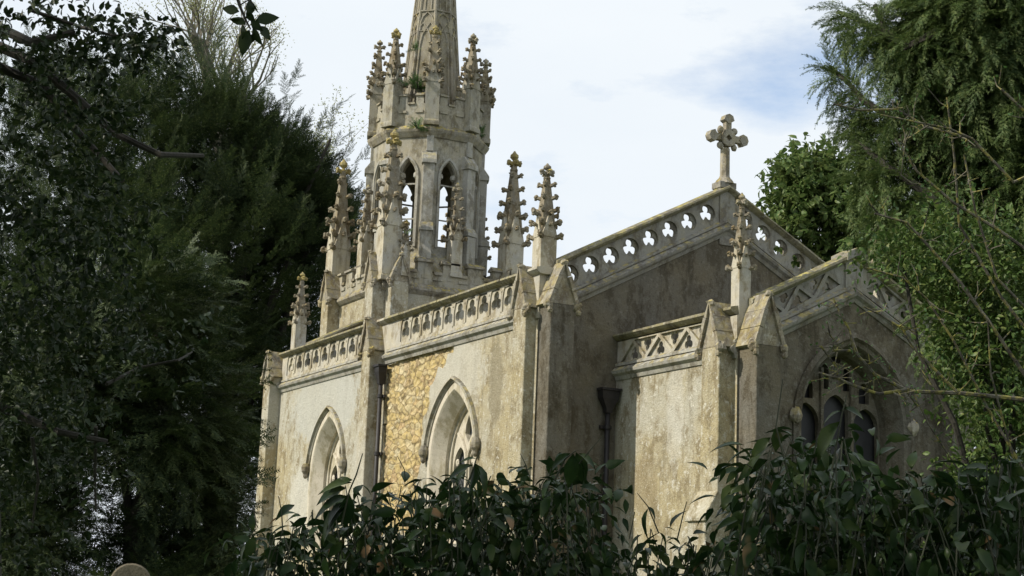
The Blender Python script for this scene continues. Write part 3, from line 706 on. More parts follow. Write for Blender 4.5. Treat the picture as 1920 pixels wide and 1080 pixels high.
for i in range(8):
    a = 22.5+45*i; r_ = RC-.05
    broken = i in (7,)
    pinnacle((TX+r_*cos(R(a)), TY+r_*sin(R(a))), .44, 15.97, 17.40, 19.30 if not broken else 18.9, 5, crs=.95, ang=a, loss=.15, gold=(i in (5, 4)), mat=M['belfry'])

# ---- spire
SR0, SR1, SZ0, SZ1 = .98, .035, 16.0, 27.5
def sr(z): return SR0*1.08+(SR1-SR0*1.08)*(z-SZ0)/(SZ1-SZ0)
mb = MB(); mb.loft([octo(sr(z), z) for z in (SZ0, 18, 20, 22, 24, 26, SZ1)]); sp = mb.build('spire', M['spire'], church)
mb = MB()
for i in range(8):
    a = R(22.5+45*i)
    mb.tube([Vector((TX+sr(z)*cos(a), TY+sr(z)*sin(a), z)) for z in (16, 19, 22, 25, 27.4)], [.055, .05, .045, .035, .02], 6)
mb.build('angle_rolls', M['dirty'], sp)
mb = MB()
for k in range(8):     # blind tracery: tall panels and a band of little arches
    f = Fr((TX, TY, 0), 45*k)
    def sp_p(u, z, o_=0.015): return f.O+f.n*(sr(z)*cos(R(22.5))+o_)+f.u*u+f.z*z
    wz = lambda z: sr(z)*sin(R(22.5))
    for s_ in (-1, 1):
        mb.tube([sp_p(s_*wz(z)*.62, z) for z in (16.5, 18, 19.0)]+[sp_p(s_*wz(19.3)*.45, 19.35), sp_p(0, 19.6)], .028, 5)
        mb.tube([sp_p(s_*wz(z)*.80, z) for z in (19.5, 19.8)]+[sp_p(s_*wz(20)*.55, 20.0), sp_p(0, 20.15)], .03, 5)
        mb.tube([sp_p(s_*wz(19.6)*.85, 19.62), sp_p(s_*wz(19.6)*.45, 19.78), sp_p(0, 19.60)], .025, 5)
        mb.tube([sp_p(s_*wz(z)*.42, z) for z in (20.2, 22, 23.8)]+[sp_p(0, 24.3)], .025, 5)
    mb.tube([sp_p(-wz(20.2)*.98, 20.20), sp_p(wz(20.2)*.98, 20.20)], .035, 5)
    mb.tube([sp_p(-wz(19.55), 19.50), sp_p(wz(19.55), 19.50)], .02, 5)
mb.build('blind_tracery', M['dirty'], sp)
mb = MB(); mb.blob((TX, TY, 27.6), .16, (1, 1, 1.3)); mb.build('finial', M['gold'], sp)

# ---- rainwater goods
def downpipe(x, y, z0, z1, hop, hw, fr):
    mb = MB(); mb.tube([(x, y, z0), (x, y, z1)], .055, 10)
    o = mb.build('downpipe', M['iron'], church, True)
    mb = MB(); p = fr.p
    f = Fr((x, y, 0), 0); f.n = fr.n; f.u = fr.u
    rg = lambda w, d, z: [f.p(-w, -.08, z), f.p(w, -.08, z), f.p(w, d, z), f.p(-w, d, z)]
    mb.loft([rg(.07, .07, z1-.30), rg(.08, .08, z1-.2), rg(hw, .13, z1), rg(hw+.01, .14, z1+hop), rg(hw+.04, .17, z1+hop+.01), rg(hw+.04, .17, z1+hop+.06)])
    mb.build('hopper', M['iron'], o)
    z = z1-.6
    while z > 1:
        mb = MB(); mb.lathe((x, y, 0), [(.06, z-.05), (.075, z-.04), (.075, z+.04), (.06, z+.05)], 10); mb.box(f, -.14, .14, -.11, -.05, z-.035, z+.035); mb.build('pipe_collar', M['iron'], o)
        z -= 1.45
downpipe(1.68, -.13, 0, 5.78, .16, .20, GAB)
downpipe(-.12, 8.02, 0, 7.02, .13, .14, SIDE)

# ================================================================== FOLIAGE
def tri_mesh(name, V, Fc, mat, parent, smooth=False):
    me = bpy.data.meshes.new(name); V = np.asarray(V, dtype=np.float32); Fc = np.asarray(Fc, dtype=np.int32)
    me.vertices.add(len(V)); me.vertices.foreach_set('co', V.ravel())
    k = Fc.shape[1]; me.loops.add(Fc.size); me.loops.foreach_set('vertex_index', Fc.ravel())
    me.polygons.add(len(Fc)); me.polygons.foreach_set('loop_start', np.arange(0, Fc.size, k, dtype=np.int32))
    if smooth: me.polygons.foreach_set('use_smooth', np.ones(len(Fc), dtype=bool))
    me.update(calc_edges=True)
    return link(name, me, mat, parent)
def nrm(a): return a/np.maximum(np.linalg.norm(a, axis=-1, keepdims=True), 1e-9)
def inst(tv, tf, P, D, U, S):
    """copies of a template (x along D, z near U) merged in one array"""
    P = np.asarray(P, float); X = nrm(np.asarray(D, float)); Y = nrm(np.cross(U, X)); Z = np.cross(X, Y); S = np.broadcast_to(np.asarray(S, float), (len(P),))[:, None, None]
    V = P[:, None, :]+S*(tv[None, :, 0:1]*X[:, None, :]+tv[None, :, 1:2]*Y[:, None, :]+tv[None, :, 2:3]*Z[:, None, :])
    Fc = tf[None]+(np.arange(len(P))*len(tv))[:, None, None]
    return V.reshape(-1, 3), Fc.reshape(-1, tf.shape[1])
def join(parts):
    Vs, Fs, b = [], [], 0
    for v, f in parts: Vs.append(v); Fs.append(f+b); b += len(v)
    return np.concatenate(Vs), np.concatenate(Fs)
def twig_t(pairs, w, ang=50, ln=.34, seed=0, flop=.12):
    """one twig, unit length, needle-like leaves in rows (triangles)"""
    g = np.random.default_rng(seed); v, f = [], []
    for i in range(pairs):
        t = .08+.92*i/pairs; L_ = ln*(1-.55*t)*g.uniform(.8, 1.2)
        for sd in (-1, 1):
            a = R(ang*g.uniform(.75, 1.2)); b = len(v)
            dx, dy = cos(a)*L_, sin(a)*L_*sd; z = g.uniform(-flop, flop)*.6
            v += [(t-w, 0, -flop*t*t), (t+w, 0, -flop*t*t), (t+dx, dy, z-flop*t*t)]; f.append((b, b+1, b+2))
    b = len(v); v += [(0, -.012, 0), (0, .012, 0), (1.05, 0, -flop)]; f.append((b, b+1, b+2))
    return np.array(v), np.array(f)
def bough_t(n, tw, curve=.25, seed=0, spread=55, tl=.45, width=1.0):
    """a frond of twigs along a curved branchlet, unit length; curve>0 tip droops"""
    g = np.random.default_rng(seed); P, D, U, S = [], [], [], []
    for i in range(n):
        t = (i+.5)/n; sd = 1 if i % 2 else -1; a = R(spread*g.uniform(.6, 1.25))*(1-.5*t)
        P.append((t, 0, -curve*t*t)); slope = -2*curve*t
        D.append((cos(a), sin(a)*sd*width, slope*.7+g.uniform(-.25, .25))); U.append((g.uniform(-.3, .3), g.uniform(-.3, .3), 1)); S.append(tl*(1-.5*t)*g.uniform(.7, 1.25))
    P.append((.75, 0, -curve*.56)); D.append((1, 0, -1.6*curve)); U.append((0, 0, 1)); S.append(.4)
    return inst(tw[0], tw[1], P, D, np.array(U), S)
def leaf_t(w=.42, droop=.25, fold=.18, wavy=0.0, n=4, blunt=.0):
    """pointed oval leaf, unit length, folded on its midrib"""
    v, f = [], []
    prof = [0.0, .62, 1.0, .86, .50, 0.0] if n == 5 else [0.0, .85, 1.0, .55, 0.0]
    m = len(prof)-1
    for i, p in enumerate(prof):
        t = i/m; hw = w/2*p; z = -droop*t*t; q = wavy*(1 if i % 2 else -1)
        v += [(t, -hw, z+fold*hw*2*.5+q), (t, 0, z), (t, hw, z+fold*hw*2*.5+q)]
    for i in range(m):
        a, b = 3*i, 3*i+3
        f += [(a, a+1, b+1), (a, b+1, b), (a+1, a+2, b+2), (a+1, b+2, b+1)]
    return np.array(v), np.array(f)
def rdir(n): return nrm(rng.normal(size=(n, 3)))
def blob_points(c, rad, n, shell=.55, lump=.3, seed=0):
    d = rdir(n); k = np.array([noise.noise(Vector((x*2.2+seed, y*2.2, z*2.2))) for x, y, z in d])
    rr = (shell+(1-shell)*rng.random(n)**.6)*(1+lump*k*1.6)
    return np.asarray(c)+d*rr[:, None]*np.asarray(rad), d
def boughs(pts, dirs, size, templates, bias=(0, 0, 0), jitter=.5, jit_s=.35):
    parts = []; n = len(pts); idx = rng.integers(0, len(templates), n)
    D = nrm(np.asarray(dirs)+np.asarray(bias)+jitter*rng.normal(size=(n, 3)))
    U = nrm(np.array([0, 0, 1.0])+.35*rng.normal(size=(n, 3))); S = size*(1+jit_s*rng.uniform(-1, 1, n))
    for k, (tv, tf) in enumerate(templates):
        m = idx == k
        if m.any(): parts.append(inst(tv, tf, pts[m], D[m], U[m], S[m]))
    return join(parts)
tw = [twig_t(7, .045, seed=i) for i in range(2)]
YEW_UP = [bough_t(13, tw[i % 2], curve=-.18, seed=i) for i in range(3)]
YEW_MIX = [bough_t(12, tw[i % 2], curve=.15, seed=10+i) for i in range(3)]
tw2 = [twig_t(9, .042, ang=45, ln=.30, seed=5+i, flop=.2) for i in range(2)]
YEW_DROOP = [bough_t(15, tw2[i % 2], curve=.55, seed=20+i, tl=.42) for i in range(3)]
def limb(mb, a, b, r0_, r1_, wob=.08, k=6, sag=0):
    a, b = Vector(tuple(a)), Vector(tuple(b)); ln = (b-a).length; pts, rad = [], []
    for i in range(k+1):
        t = i/k; p = a.lerp(b, t)+Vector((random.uniform(-1, 1), random.uniform(-1, 1), random.uniform(-1, 1)))*wob*ln*.5*(0 < i < k); p.z -= sag*4*t*(1-t)*ln
        pts.append(p); rad.append(r0_+(r1_-r0_)*t)
    mb.tube(pts, rad, 7); return pts
def ground(p): return Vector((p[0], p[1], -.1))

# ---- the great yew standing behind the west end (pixel outline given as depth metres)
def tree_root(name, label, base, group=None, cat='tree'): return thing(name, label, cat, tuple(base), group)
def world_child(o, root):      # meshes are made in world space: keep them there under a moved Empty
    o.parent = root; o.matrix_parent_inverse = Matrix.Translation(root.location).inverted(); return o
def yew_behind():
    base = at(430, 1080, 58); base[2] = 0
    root = tree_root('yew_tree', 'great dark yew with upswept feathery boughs filling the left side behind the church', base)
    blobs = [  # px, py, depth, rx(px), ry(px), count
        (330, 330, 60, 200, 200, 700), (500, 370, 60, 115, 120, 500), (595, 445, 60, 62, 95, 280), (430, 520, 58, 210, 170, 650), (220, 520, 56, 220, 200, 600),
        (560, 560, 62, 110, 160, 420), (330, 760, 58, 220, 190, 560), (500, 800, 60, 130, 210, 480), (60, 330, 62, 190, 230, 600), (40, 640, 62, 170, 200, 500), (450, 700, 60, 110, 150, 380), (470, 930, 58, 80, 170, 300), (10, 900, 60, 60, 220, 260), (400, 270, 60, 100, 75, 300), (515, 345, 60, 55, 50, 170), (620, 440, 62, 36, 50, 110), (60, 760, 61, 130, 260, 420), (560, 480, 63, 90, 160, 320), (180, 300, 58, 180, 170, 450)]
    P, D = [], []
    for px, py, dp, rx, ry, n in blobs:
        c = at(px, py, dp); sx = rx/F*dp; sy = ry/F*dp
        p, d = blob_points(c, (sx, sx*.9, sy), int(n*1.0), .5, .3, px); P.append(p); D.append(d)
    # spiky leading boughs along the skyline
    sky_ = [(300, 130), (318, 175), (345, 128), (372, 178), (345, 240), (420, 205), (455, 172), (478, 190), (500, 165), (556, 152), (538, 190), (575, 228), (520, 235), (632, 198), (618, 235), (600, 262), (643, 258), (655, 290), (688, 282), (676, 300), (640, 300), (265, 150), (240, 190), (470, 240), (390, 215), (592, 300)]
    Q, E_ = [], []
    for px, py in sky_:
        tip = at(px, py, 60)
        for k in range(9):
            q = at(px-(k*9)+random.uniform(-6, 6), py+k*14+random.uniform(-5, 5), 60+random.uniform(-.5, .5)); Q.append(q); E_.append((rt*.45+up*.9)*(1)+rng.normal(size=3)*.35)
    V1 = boughs(np.concatenate(P), np.concatenate(D), 1.15, YEW_UP, bias=rt*.35+up*.75, jitter=.35)
    V2 = boughs(np.array(Q), np.array(E_), .62, YEW_UP, jitter=.12, jit_s=.3)
    V, Fc = join([V1, V2])
    world_child(tri_mesh('crown', V, Fc, M['yew'], None), root)
    mb = MB(); b = Vector(tuple(base)); top = Vector(tuple(at(400, 330, 60)))
    tr_ = limb(mb, b, top, .75, .18, .05, 8)
    for px, py in ((250, 380), (540, 300), (600, 420), (330, 520), (520, 620), (200, 600), (460, 180), (330, 180), (620, 260)):
        limb(mb, tr_[random.randint(2, 6)], at(px, py, 59), .22, .05, .1)
    world_child(mb.build('trunk', M['bark'], None), root)
yew_behind()

# ---- bare budding tree beyond the yew
def bare_tree(name, label, base_px, dp, tops, r0_, buds=True, mat='greybark', group=None, fork=None, spread=.8, seed=3, depth=5):
    rs = random.Random(seed); base = at(*base_px, dp); base[2] = 0
    root = tree_root(name, label, base, group); mb = MB(); ends = []
    def grow(p, d, ln, r, lv):
        n = 4; pts = [p]; dd = d.copy()
        for i in range(n):
            dd = (dd+Vector((rs.uniform(-1, 1), rs.uniform(-1, 1), rs.uniform(-.6, .9)))*.17).normalized(); pts.append(pts[-1]+dd*ln/n)
        mb.tube(pts, [r*(1-.45*i/n) for i in range(n+1)], 5 if lv < 3 else 3)
        if lv == depth: ends.append((pts[-1], dd)); ends.append((pts[-2], dd)); ends.append((pts[-3], dd)); return
        for k in range(3 if lv > 0 else 2):
            j = rs.choice((2, 3, 4, 4)); e = (dd+Vector((rs.uniform(-1, 1), rs.uniform(-1, 1), rs.uniform(-.5, .8)))*spread).normalized()
            grow(pts[j], e, ln*rs.uniform(.62, .82), r*.55, lv+1)
    b = Vector(tuple(base)); f = Vector(tuple(at(*fork, dp))); limb(mb, b, f, r0_*1.6, r0_, .02)
    for (px, py) in tops:
        t = Vector(tuple(at(px, py, dp+rs.uniform(-1, 1)))); d = t-f; grow(f, d.normalized(), d.length*.52, r0_*.8, 1)
    world_child(mb.build('branches', M[mat], None), root)
    if buds:
        P = np.array([tuple(e) for e, d in ends for _ in range(14)]); P = P+rng.normal(size=P.shape)*.28
        q = np.array([(0, -.3, 0), (0, .3, 0), (1, 0, .1)]); V, Fc = inst(q, np.array([[0, 1, 2]]), P, rdir(len(P)), rdir(len(P)), .11)
        world_child(tri_mesh('buds', V, Fc, M['bud'], None), root)
bare_tree('ash_tree', 'bare pale tree just coming into bud, above the yew on the left skyline', (420, 1080), 85, [(330, 60), (385, 20), (440, 30), (500, 110), (470, 70), (350, 110)], .30, fork=(415, 300), seed=5, depth=4, spread=.65)
bare_tree('ash_tree', 'smaller bare tree showing its budding twigs beside the lantern tower, right of the yew', (640, 1080), 80, [(600, 225), (632, 215), (650, 240)], .06, fork=(620, 400), seed=9, depth=3, spread=.5)

# ---- holly on the left, nearer, with glossy leaves and long bare limbs
LEAF_H = leaf_t(.50, .25, .35, .03); LEAF_L = leaf_t(.44, .45, .35, 0, 5)
def leaf_cloud(P, D, size, tmpl, jit=.6, upj=.6, sj=.3):
    n = len(P); return inst(tmpl[0], tmpl[1], P, nrm(np.asarray(D)+jit*rng.normal(size=(n, 3))), nrm(np.array([0, 0, 1.])+upj*rng.normal(size=(n, 3))), size*(1+sj*rng.uniform(-1, 1, n)))
def holly_left():
    dp = 11.; base = at(60, 1080, dp+1.5); base[2] = 0
    root = tree_root('holly_tree', 'shiny leaved holly nearest the camera at the left edge with long curving limbs', base)
    mb = MB(); limbs_ = [
        [(-40, 70), (60, 115), (150, 190), (215, 250), (300, 290), (380, 292)], [(-60, 740), (40, 780), (110, 810), (200, 828)],
        [(-40, 110), (80, 160), (140, 240), (230, 340)], [(60, 20), (150, 50), (210, 66), (255, 68)], [(-30, 40), (60, 80), (140, 60)], [(200, 720), (260, 690), (335, 675), (360, 660)], [(60, 820), (72, 900), (60, 990)], [(180, 800), (178, 900), (180, 960)]]
    for l in limbs_:
        k = 26 if l[0][0] < 0 else 9
        pts = [at(x, y, dp+random.uniform(-.3, .3)) for x, y in l]; mb.tube(pts, [ (k*(1-.7*i/len(pts)))/F*dp*.42 for i in range(len(pts))], 7)
    limb(mb, base, at(-140, 300, dp+1), .26, .14, .04); limb(mb, at(-140, 500, dp+1), at(-60, 90, dp), .1, .06, .05)
    world_child(mb.build('limbs', M['bark'], None), root)
    P, D = [], []
    bl = [(40, 60, 150, 110, 900), (150, 130, 110, 90, 700), (60, 300, 170, 160, 1500), (30, 520, 170, 150, 1400), (90, 700, 150, 110, 1100), (20, 820, 130, 110, 700), (180, 420, 110, 130, 700), (30, 980, 95, 130, 700), (260, 620, 90, 70, 260), (320, 690, 60, 30, 90), (-140, 500, 160, 480, 1200), (250, 60, 58, 38, 230), (180, 60, 60, 50, 260), (290, 90, 26, 18, 40), (110, 880, 60, 50, 180)]
    for px, py, rx, ry, n in bl:
        c = at(px, py, dp+random.uniform(-.6, 1)); sx, sy = rx/F*dp, ry/F*dp
        m = max(6, n//14); cc, cdir = blob_points(c, (sx, sx*1.2, sy), m, .3, .3, px)       # leaves sit in sprays along twigs
        for q, dd in zip(cc, cdir):
            d0 = nrm(dd+rng.normal(size=3)*.8+np.array([0, 0, -.2])); k = 14; t = np.linspace(0, 1, k)[:, None]
            P.append(q+d0*t*.30+rng.normal(size=(k, 3))*.010); D.append(nrm(d0+rng.normal(size=(k, 3))*.8))
    P = np.concatenate(P); D = np.concatenate(D); V, Fc = leaf_cloud(P, D, .066, LEAF_H, .3, .8)
    world_child(tri_mesh('foliage', V, Fc, M['holly'], None), root)
holly_left()
# yew between holly and the church, lower and darker
def yew_mid():
    dp = 34.; base = at(250, 1080, dp); base[2] = 0
    root = tree_root('yew_tree', 'shaded inner yew with hanging dark sprays low on the left, beside the churchyard gap', base)
    P, D = [], []
    for px, py, rx, ry, n in [(250, 600, 130, 110, 420), (330, 760, 90, 130, 380), (330, 930, 70, 150, 320), (370, 960, 45, 150, 220), (200, 700, 120, 90, 260), (40, 900, 90, 170, 330), (310, 1150, 120, 100, 200), (60, 700, 120, 120, 260), (10, 1010, 80, 110, 240), (270, 1050, 60, 80, 160), (60, 1010, 60, 110, 200), (140, 1080, 70, 40, 90), (130, 800, 60, 50, 110)]:
        c = at(px, py, dp+random.uniform(-1, 1)); p, d = blob_points(c, (rx/F*dp, rx/F*dp*1.1, ry/F*dp), n, .35, .3, px); P.append(p); D.append(d)
    V, Fc = boughs(np.concatenate(P), np.concatenate(D), .95, YEW_MIX, bias=rt*.35+up*.15, jitter=.4)
    world_child(tri_mesh('crown', V, Fc, M['yew'], None), root)
    mb = MB(); tr_ = limb(mb, base, at(300, 600, dp), .45, .12, .05, 8)
    for px, py in ((340, 740), (200, 700), (260, 560), (330, 860)): limb(mb, tr_[random.randint(2, 5)], at(px, py, dp), .12, .04)
    world_child(mb.build('trunk', M['bark'], None), root)
yew_mid()

# ---- leafy twig hanging into the sky at the top
def hanging_twig():
    dp = 3.2; a = at(440, -60, dp)
    root = thing('leafy_twig', 'leafy twig tip hanging alone against the sky at the top', 'twig', tuple(a))
    mb = MB(); mb.tube([at(432, -70, dp), at(440, -20, dp), at(449, 10, dp), at(462, 40, dp), at(470, 55, dp)], [.004, .0035, .003, .0022, .0015], 6); mb.tube([at(449, 10, dp), at(466, 0, dp), at(476, 8, dp)], .0015, 5)
    world_child(mb.build('stem', M['bark'], None), root)
    lv = [(449, 22, -30, -8, 30), (451, 36, -22, -2, 26), (462, 46, -24, -12, 30), (455, 46, 4, 26, 24), (478, 40, 28, -8, 40), (468, 55, -16, 36, 46), (474, 50, 8, 24, 34), (466, 30, 6, -28, 30), (476, 6, 4, 16, 18), (485, 48, 16, 16, 30), (462, 20, 10, 18, 24), (478, 62, -6, 10, 20), (470, 38, 10, 10, 26), (446, -8, -24, 6, 28), (444, -20, 22, 4, 28)]
    P = np.array([at(x, y, dp) for x, y, *_ in lv]); D = np.array([rt*dx-up*dy+fwd*random.uniform(-.3, .3)*20 for _, _, dx, dy, _ in lv]); S = np.array([l[4]*1.15/F*dp for l in lv])
    V, Fc = inst(LEAF_L[0]*np.array([1, 1.35, .5]), LEAF_L[1], P, D, nrm(-fwd+.5*rng.normal(size=(len(lv), 3))), S)
    world_child(tri_mesh('leaves', V, Fc, M['holly'], None, True), root)
hanging_twig()

# ---- right hand yew with drooping branchlets
def yew_right():
    dp = 17.; base = at(2040, 1080, dp+1); base[2] = 0
    root = tree_root('yew_tree', 'tall yew at the right edge with arching boughs and hanging branchlets', base)
    P, D, Bt = [], [], []
    arms = [  # silhouettes of the arching boughs, root to tip
        ([(1800, 150), (1740, 150), (1690, 110), (1650, 60), (1605, 35), (1570, 22)], 80), ([(1760, 60), (1700, 90), (1660, 60), (1640, 10)], 80), ([(1820, 330), (1740, 270), (1680, 225), (1620, 190), (1600, 165), (1556, 124)], 72),
        ([(1830, 330), (1760, 300), (1700, 260), (1650, 245), (1600, 222)], 60), ([(1800, 420), (1720, 350), (1660, 310), (1630, 285), (1605, 262)], 60), ([(1780, 480), (1700, 400), (1650, 360), (1610, 340)], 60), ([(1860, 540), (1760, 480), (1680, 420), (1610, 390)], 80),
        ([(1850, 60), (1780, 30), (1740, -20)], 90), ([(1900, 220), (1820, 190), (1750, 150)], 90)]
    mb = MB()
    for arm, hang in arms:
        dd = dp+random.uniform(-1., .6); pts = [at(x, y, dd+.2*i) for i, (x, y) in enumerate(arm)]; n = len(pts)
        mb.tube(pts, [.05*(1-.85*i/n)+.006 for i in range(n)], 6)
        for i in range(n-1):
            for k in range(22):
                t = random.random(); p = pts[i]*(1-t)+pts[i+1]*t; fr_ = (i+t)/(n-1)
                hg = hang/F*dp*(1-.55*fr_)
                q = p-np.array([0, 0, 1.])*random.uniform(0, hg)+rng.normal(size=3)*.09*(1-.6*fr_)
                P.append(q); ax = nrm(pts[i+1]-pts[i]); D.append(ax*.6+np.array([0, 0, -.85])+rng.normal(size=3)*.35)
                if k < 12: P.append(p+rng.normal(size=3)*.05); D.append(ax*1.0+up*.25+rng.normal(size=3)*.3)
    sprays1 = boughs(np.array(P), np.array(D), .30, YEW_DROOP, jitter=.2)
    P, D = [], []
    for px, py, rx, ry, n in [(1840, 120, 130, 190, 900), (1810, 50, 95, 110, 420), (1930, 330, 150, 260, 900), (1830, 350, 120, 110, 420), (1900, 600, 130, 160, 500), (1990, 100, 150, 200, 400), (1990, 800, 160, 240, 300), (2230, 350, 240, 330, 620), (2180, 800, 220, 260, 420), (2350, 0, 240, 260, 400)]:  # blobs far past the right edge: unseen crown, added to shade the chancel
        c = at(px, py, dp+random.uniform(-.5, 1)); p, d = blob_points(c, (rx/F*dp, rx/F*dp*1.1, ry/F*dp), n, .4, .35, px); P.append(p); D.append(d)
    sprays2 = boughs(np.repeat(np.concatenate(P), 2, 0)+rng.normal(size=(2*sum(map(len, P)), 3))*.08, np.repeat(np.concatenate(D), 2, 0), .34, YEW_DROOP, bias=-up*.4-rt*.25, jitter=.5)
    V, Fc = join([sprays1, sprays2]); world_child(tri_mesh('foliage', V, Fc, M['yew_right'], None), root)
    tr_ = limb(mb, base, at(1990, -200, dp+1), .38, .2, .04, 8)
    for arm, _ in arms: limb(mb, at(1975, arm[0][1]+120, dp+1), at(*arm[0], dp), .10, .05)
    world_child(mb.build('trunk', M['bark'], None), root)
yew_right()

# ---- bright evergreen behind the gable
def green_tree():
    dp = 44.; base = at(1640, 1080, dp); base[2] = 0
    root = tree_root('evergreen_oak', 'fresh green leafy tree rising behind the right slope of the gable', base)
    P, D = [], []
    for px, py, rx, ry, n in [(1500, 360, 40, 50, 62), (1530, 420, 70, 60, 110), (1590, 430, 80, 100, 230), (1518, 315, 24, 20, 22), (1660, 540, 110, 100, 300), (1478, 335, 18, 14, 10), (1475, 400, 28, 26, 24), (1780, 580, 110, 120, 300), (1900, 820, 100, 130, 300), (1960, 640, 80, 120, 160), (1850, 650, 100, 140, 260), (1560, 345, 36, 26, 40)]:
        c = at(px, py, dp); cc, cdir = blob_points(c, (rx/F*dp, rx/F*dp, ry/F*dp), n, .35, .4, px)
        for q, dd in zip(cc, cdir):
            d0 = nrm(dd+np.array([0, 0, .4])+rng.normal(size=3)*.5); k = 16; t = np.linspace(0, 1, k)[:, None]
            P.append(q+d0*t*.75+rng.normal(size=(k, 3))*.05); D.append(nrm(d0*.6+rng.normal(size=(k, 3))))
    P = np.concatenate(P); D = np.concatenate(D); V, Fc = leaf_cloud(P, D, .24, LEAF_H, .2, .8)
    world_child(tri_mesh('foliage', V, Fc, M['bright'], None), root)
    mb = MB(); tr_ = limb(mb, base, at(1620, 430, dp), .35, .1, .04, 8)
    for px, py in ((1500, 340), (1540, 420), (1640, 470), (1760, 540), (1590, 380)): limb(mb, tr_[random.randint(4, 7)], at(px, py, dp), .09, .02)
    world_child(mb.build('trunk', M['bark'], None), root)
green_tree()

# ---- lichened thorn reaching across the chancel
def thorn():
    dp = 11.; base = at(1960, 1100, dp+.3); base[2] = 0
    root = tree_root('hawthorn_tree', 'sparse hawthorn with yellow lichened bare branches crossing in front of the chancel window', base)
    mb = MB(); ends = []
    main = [([(2000, 760), (1900, 748), (1800, 740), (1705, 732), (1640, 700), (1600, 660), (1560, 655)], 7), ([(1705, 732), (1650, 738), (1600, 722), (1570, 710), (1535, 700)], 5), ([(1800, 740), (1760, 700), (1710, 650), (1690, 615), (1650, 590), (1620, 575)], 4), ([(1600, 660), (1592, 620), (1575, 590), (1565, 560)], 4),
        ([(1990, 300), (1900, 340), (1820, 260), (1740, 235), (1680, 205), (1610, 205), (1565, 195)], 5), ([(1820, 260), (1780, 240), (1720, 232), (1650, 215)], 3), ([(1990, 520), (1870, 430), (1790, 380), (1720, 320), (1680, 260)], 5), ([(1990, 700), (1880, 560), (1800, 420), (1790, 300), (1775, 180)], 5),
        ([(1960, 760), (1850, 600), (1780, 500), (1700, 420), (1640, 400)], 5), ([(1980, 640), (1870, 520), (1830, 400), (1810, 290)], 4), ([(1960, 300), (1925, 210), (1880, 165)], 6), ([(1560, 720), (1572, 650), (1550, 620)], 2), ([(1930, 900), (1850, 760), (1790, 640), (1740, 560), (1690, 520), (1620, 500)], 4), ([(1700, 735), (1722, 760), (1706, 775)], 4), ([(1540, 650), (1570, 690), (1574, 710)], 3), ([(1900, 860), (1860, 700), (1850, 600), (1800, 520)], 3), ([(1740, 232), (1700, 260), (1690, 330)], 2), ([(1850, 1000), (1800, 880), (1740, 800), (1710, 730)], 3)]
    for l, w in main:
        d0 = dp+random.uniform(-.5, .5); pts = [at(x+random.uniform(-3, 3), y+random.uniform(-3, 3), d0) for x, y in l]; n = len(pts)
        mb.tube(pts, [w*.72/F*dp*(1-.6*i/n) for i in range(n)], 6)
        for i in range(n-1):
            for k in range(3):
                t = random.random(); p = pts[i]*(1-t)+pts[i+1]*t; d = nrm(rng.normal(size=3)+np.array([0, 0, .3])); L_ = random.uniform(.05, .22)
                e = p+d*L_; mb.tube([p, p+d*L_*.5+rng.normal(size=3)*.01, e], [.005, .004, .0025], 4); ends.append(e)
                if random.random() < .5: g = e+nrm(rng.normal(size=3))*L_*.6; mb.tube([p+d*L_*.5, g], [.003, .002], 3); ends.append(g)
    limb(mb, base, at(2010, 500, dp+.3), .09, .05, .04)
    world_child(mb.build('branches', M['lichenbark'], None), root)
    E_ = np.array(ends); P = np.repeat(E_, 2, 0)+rng.normal(size=(len(E_)*2, 3))*.02
    V, Fc = leaf_cloud(P, rdir(len(P)), .03, LEAF_H, .3, .8); world_child(tri_mesh('young_leaves', V, Fc, M['tuft'], None), root)
thorn()

# ---- mixed green undergrowth right of the chancel
def side_shrub(label, blobs, dp, base_px, size, mat, seed, tmpl=None, spray=.35, k=14):
    base = at(base_px, 1080, dp); base[2] = 0; root = thing('evergreen_shrub', label, 'shrub', tuple(base))
    P, D = [], []
    for px, py, rx, ry, n in blobs:
        cc, cdir = blob_points(at(px, py, dp), (rx/F*dp, rx/F*dp, ry/F*dp), n, .3, .4, px+seed)
        for q, dd in zip(cc, cdir):
            d0 = nrm(dd+np.array([0, 0, .3])+rng.normal(size=3)*.6); t = np.linspace(0, 1, k)[:, None]
            P.append(q+d0*t*spray+rng.normal(size=(k, 3))*.02); D.append(nrm(d0*.7+rng.normal(size=(k, 3))))
    V, Fc = leaf_cloud(np.concatenate(P), np.concatenate(D), size, tmpl or LEAF_H, .2, .8); world_child(tri_mesh('foliage', V, Fc, mat, None), root)
    mb = MB()
    for px, py, rx, ry, n in blobs[:5]: limb(mb, base, at(px, py, dp), .05, .012, .06)
    world_child(mb.build('stems', M['bark'], None), root)
side_shrub('mid green shrub tangled below the yew, overlapping the right end of the chancel', [(1880, 560, 110, 110, 260), (1800, 470, 100, 60, 130), (1900, 720, 90, 120, 220), (1840, 640, 60, 60, 80), (1690, 470, 50, 22, 16), (1650, 440, 40, 20, 12), (1800, 600, 30, 40, 16), (1950, 860, 100, 120, 200), (1860, 960, 100, 100, 170), (1930, 1080, 90, 80, 110)], 13., 1980, .06, M['shrub'], 4)

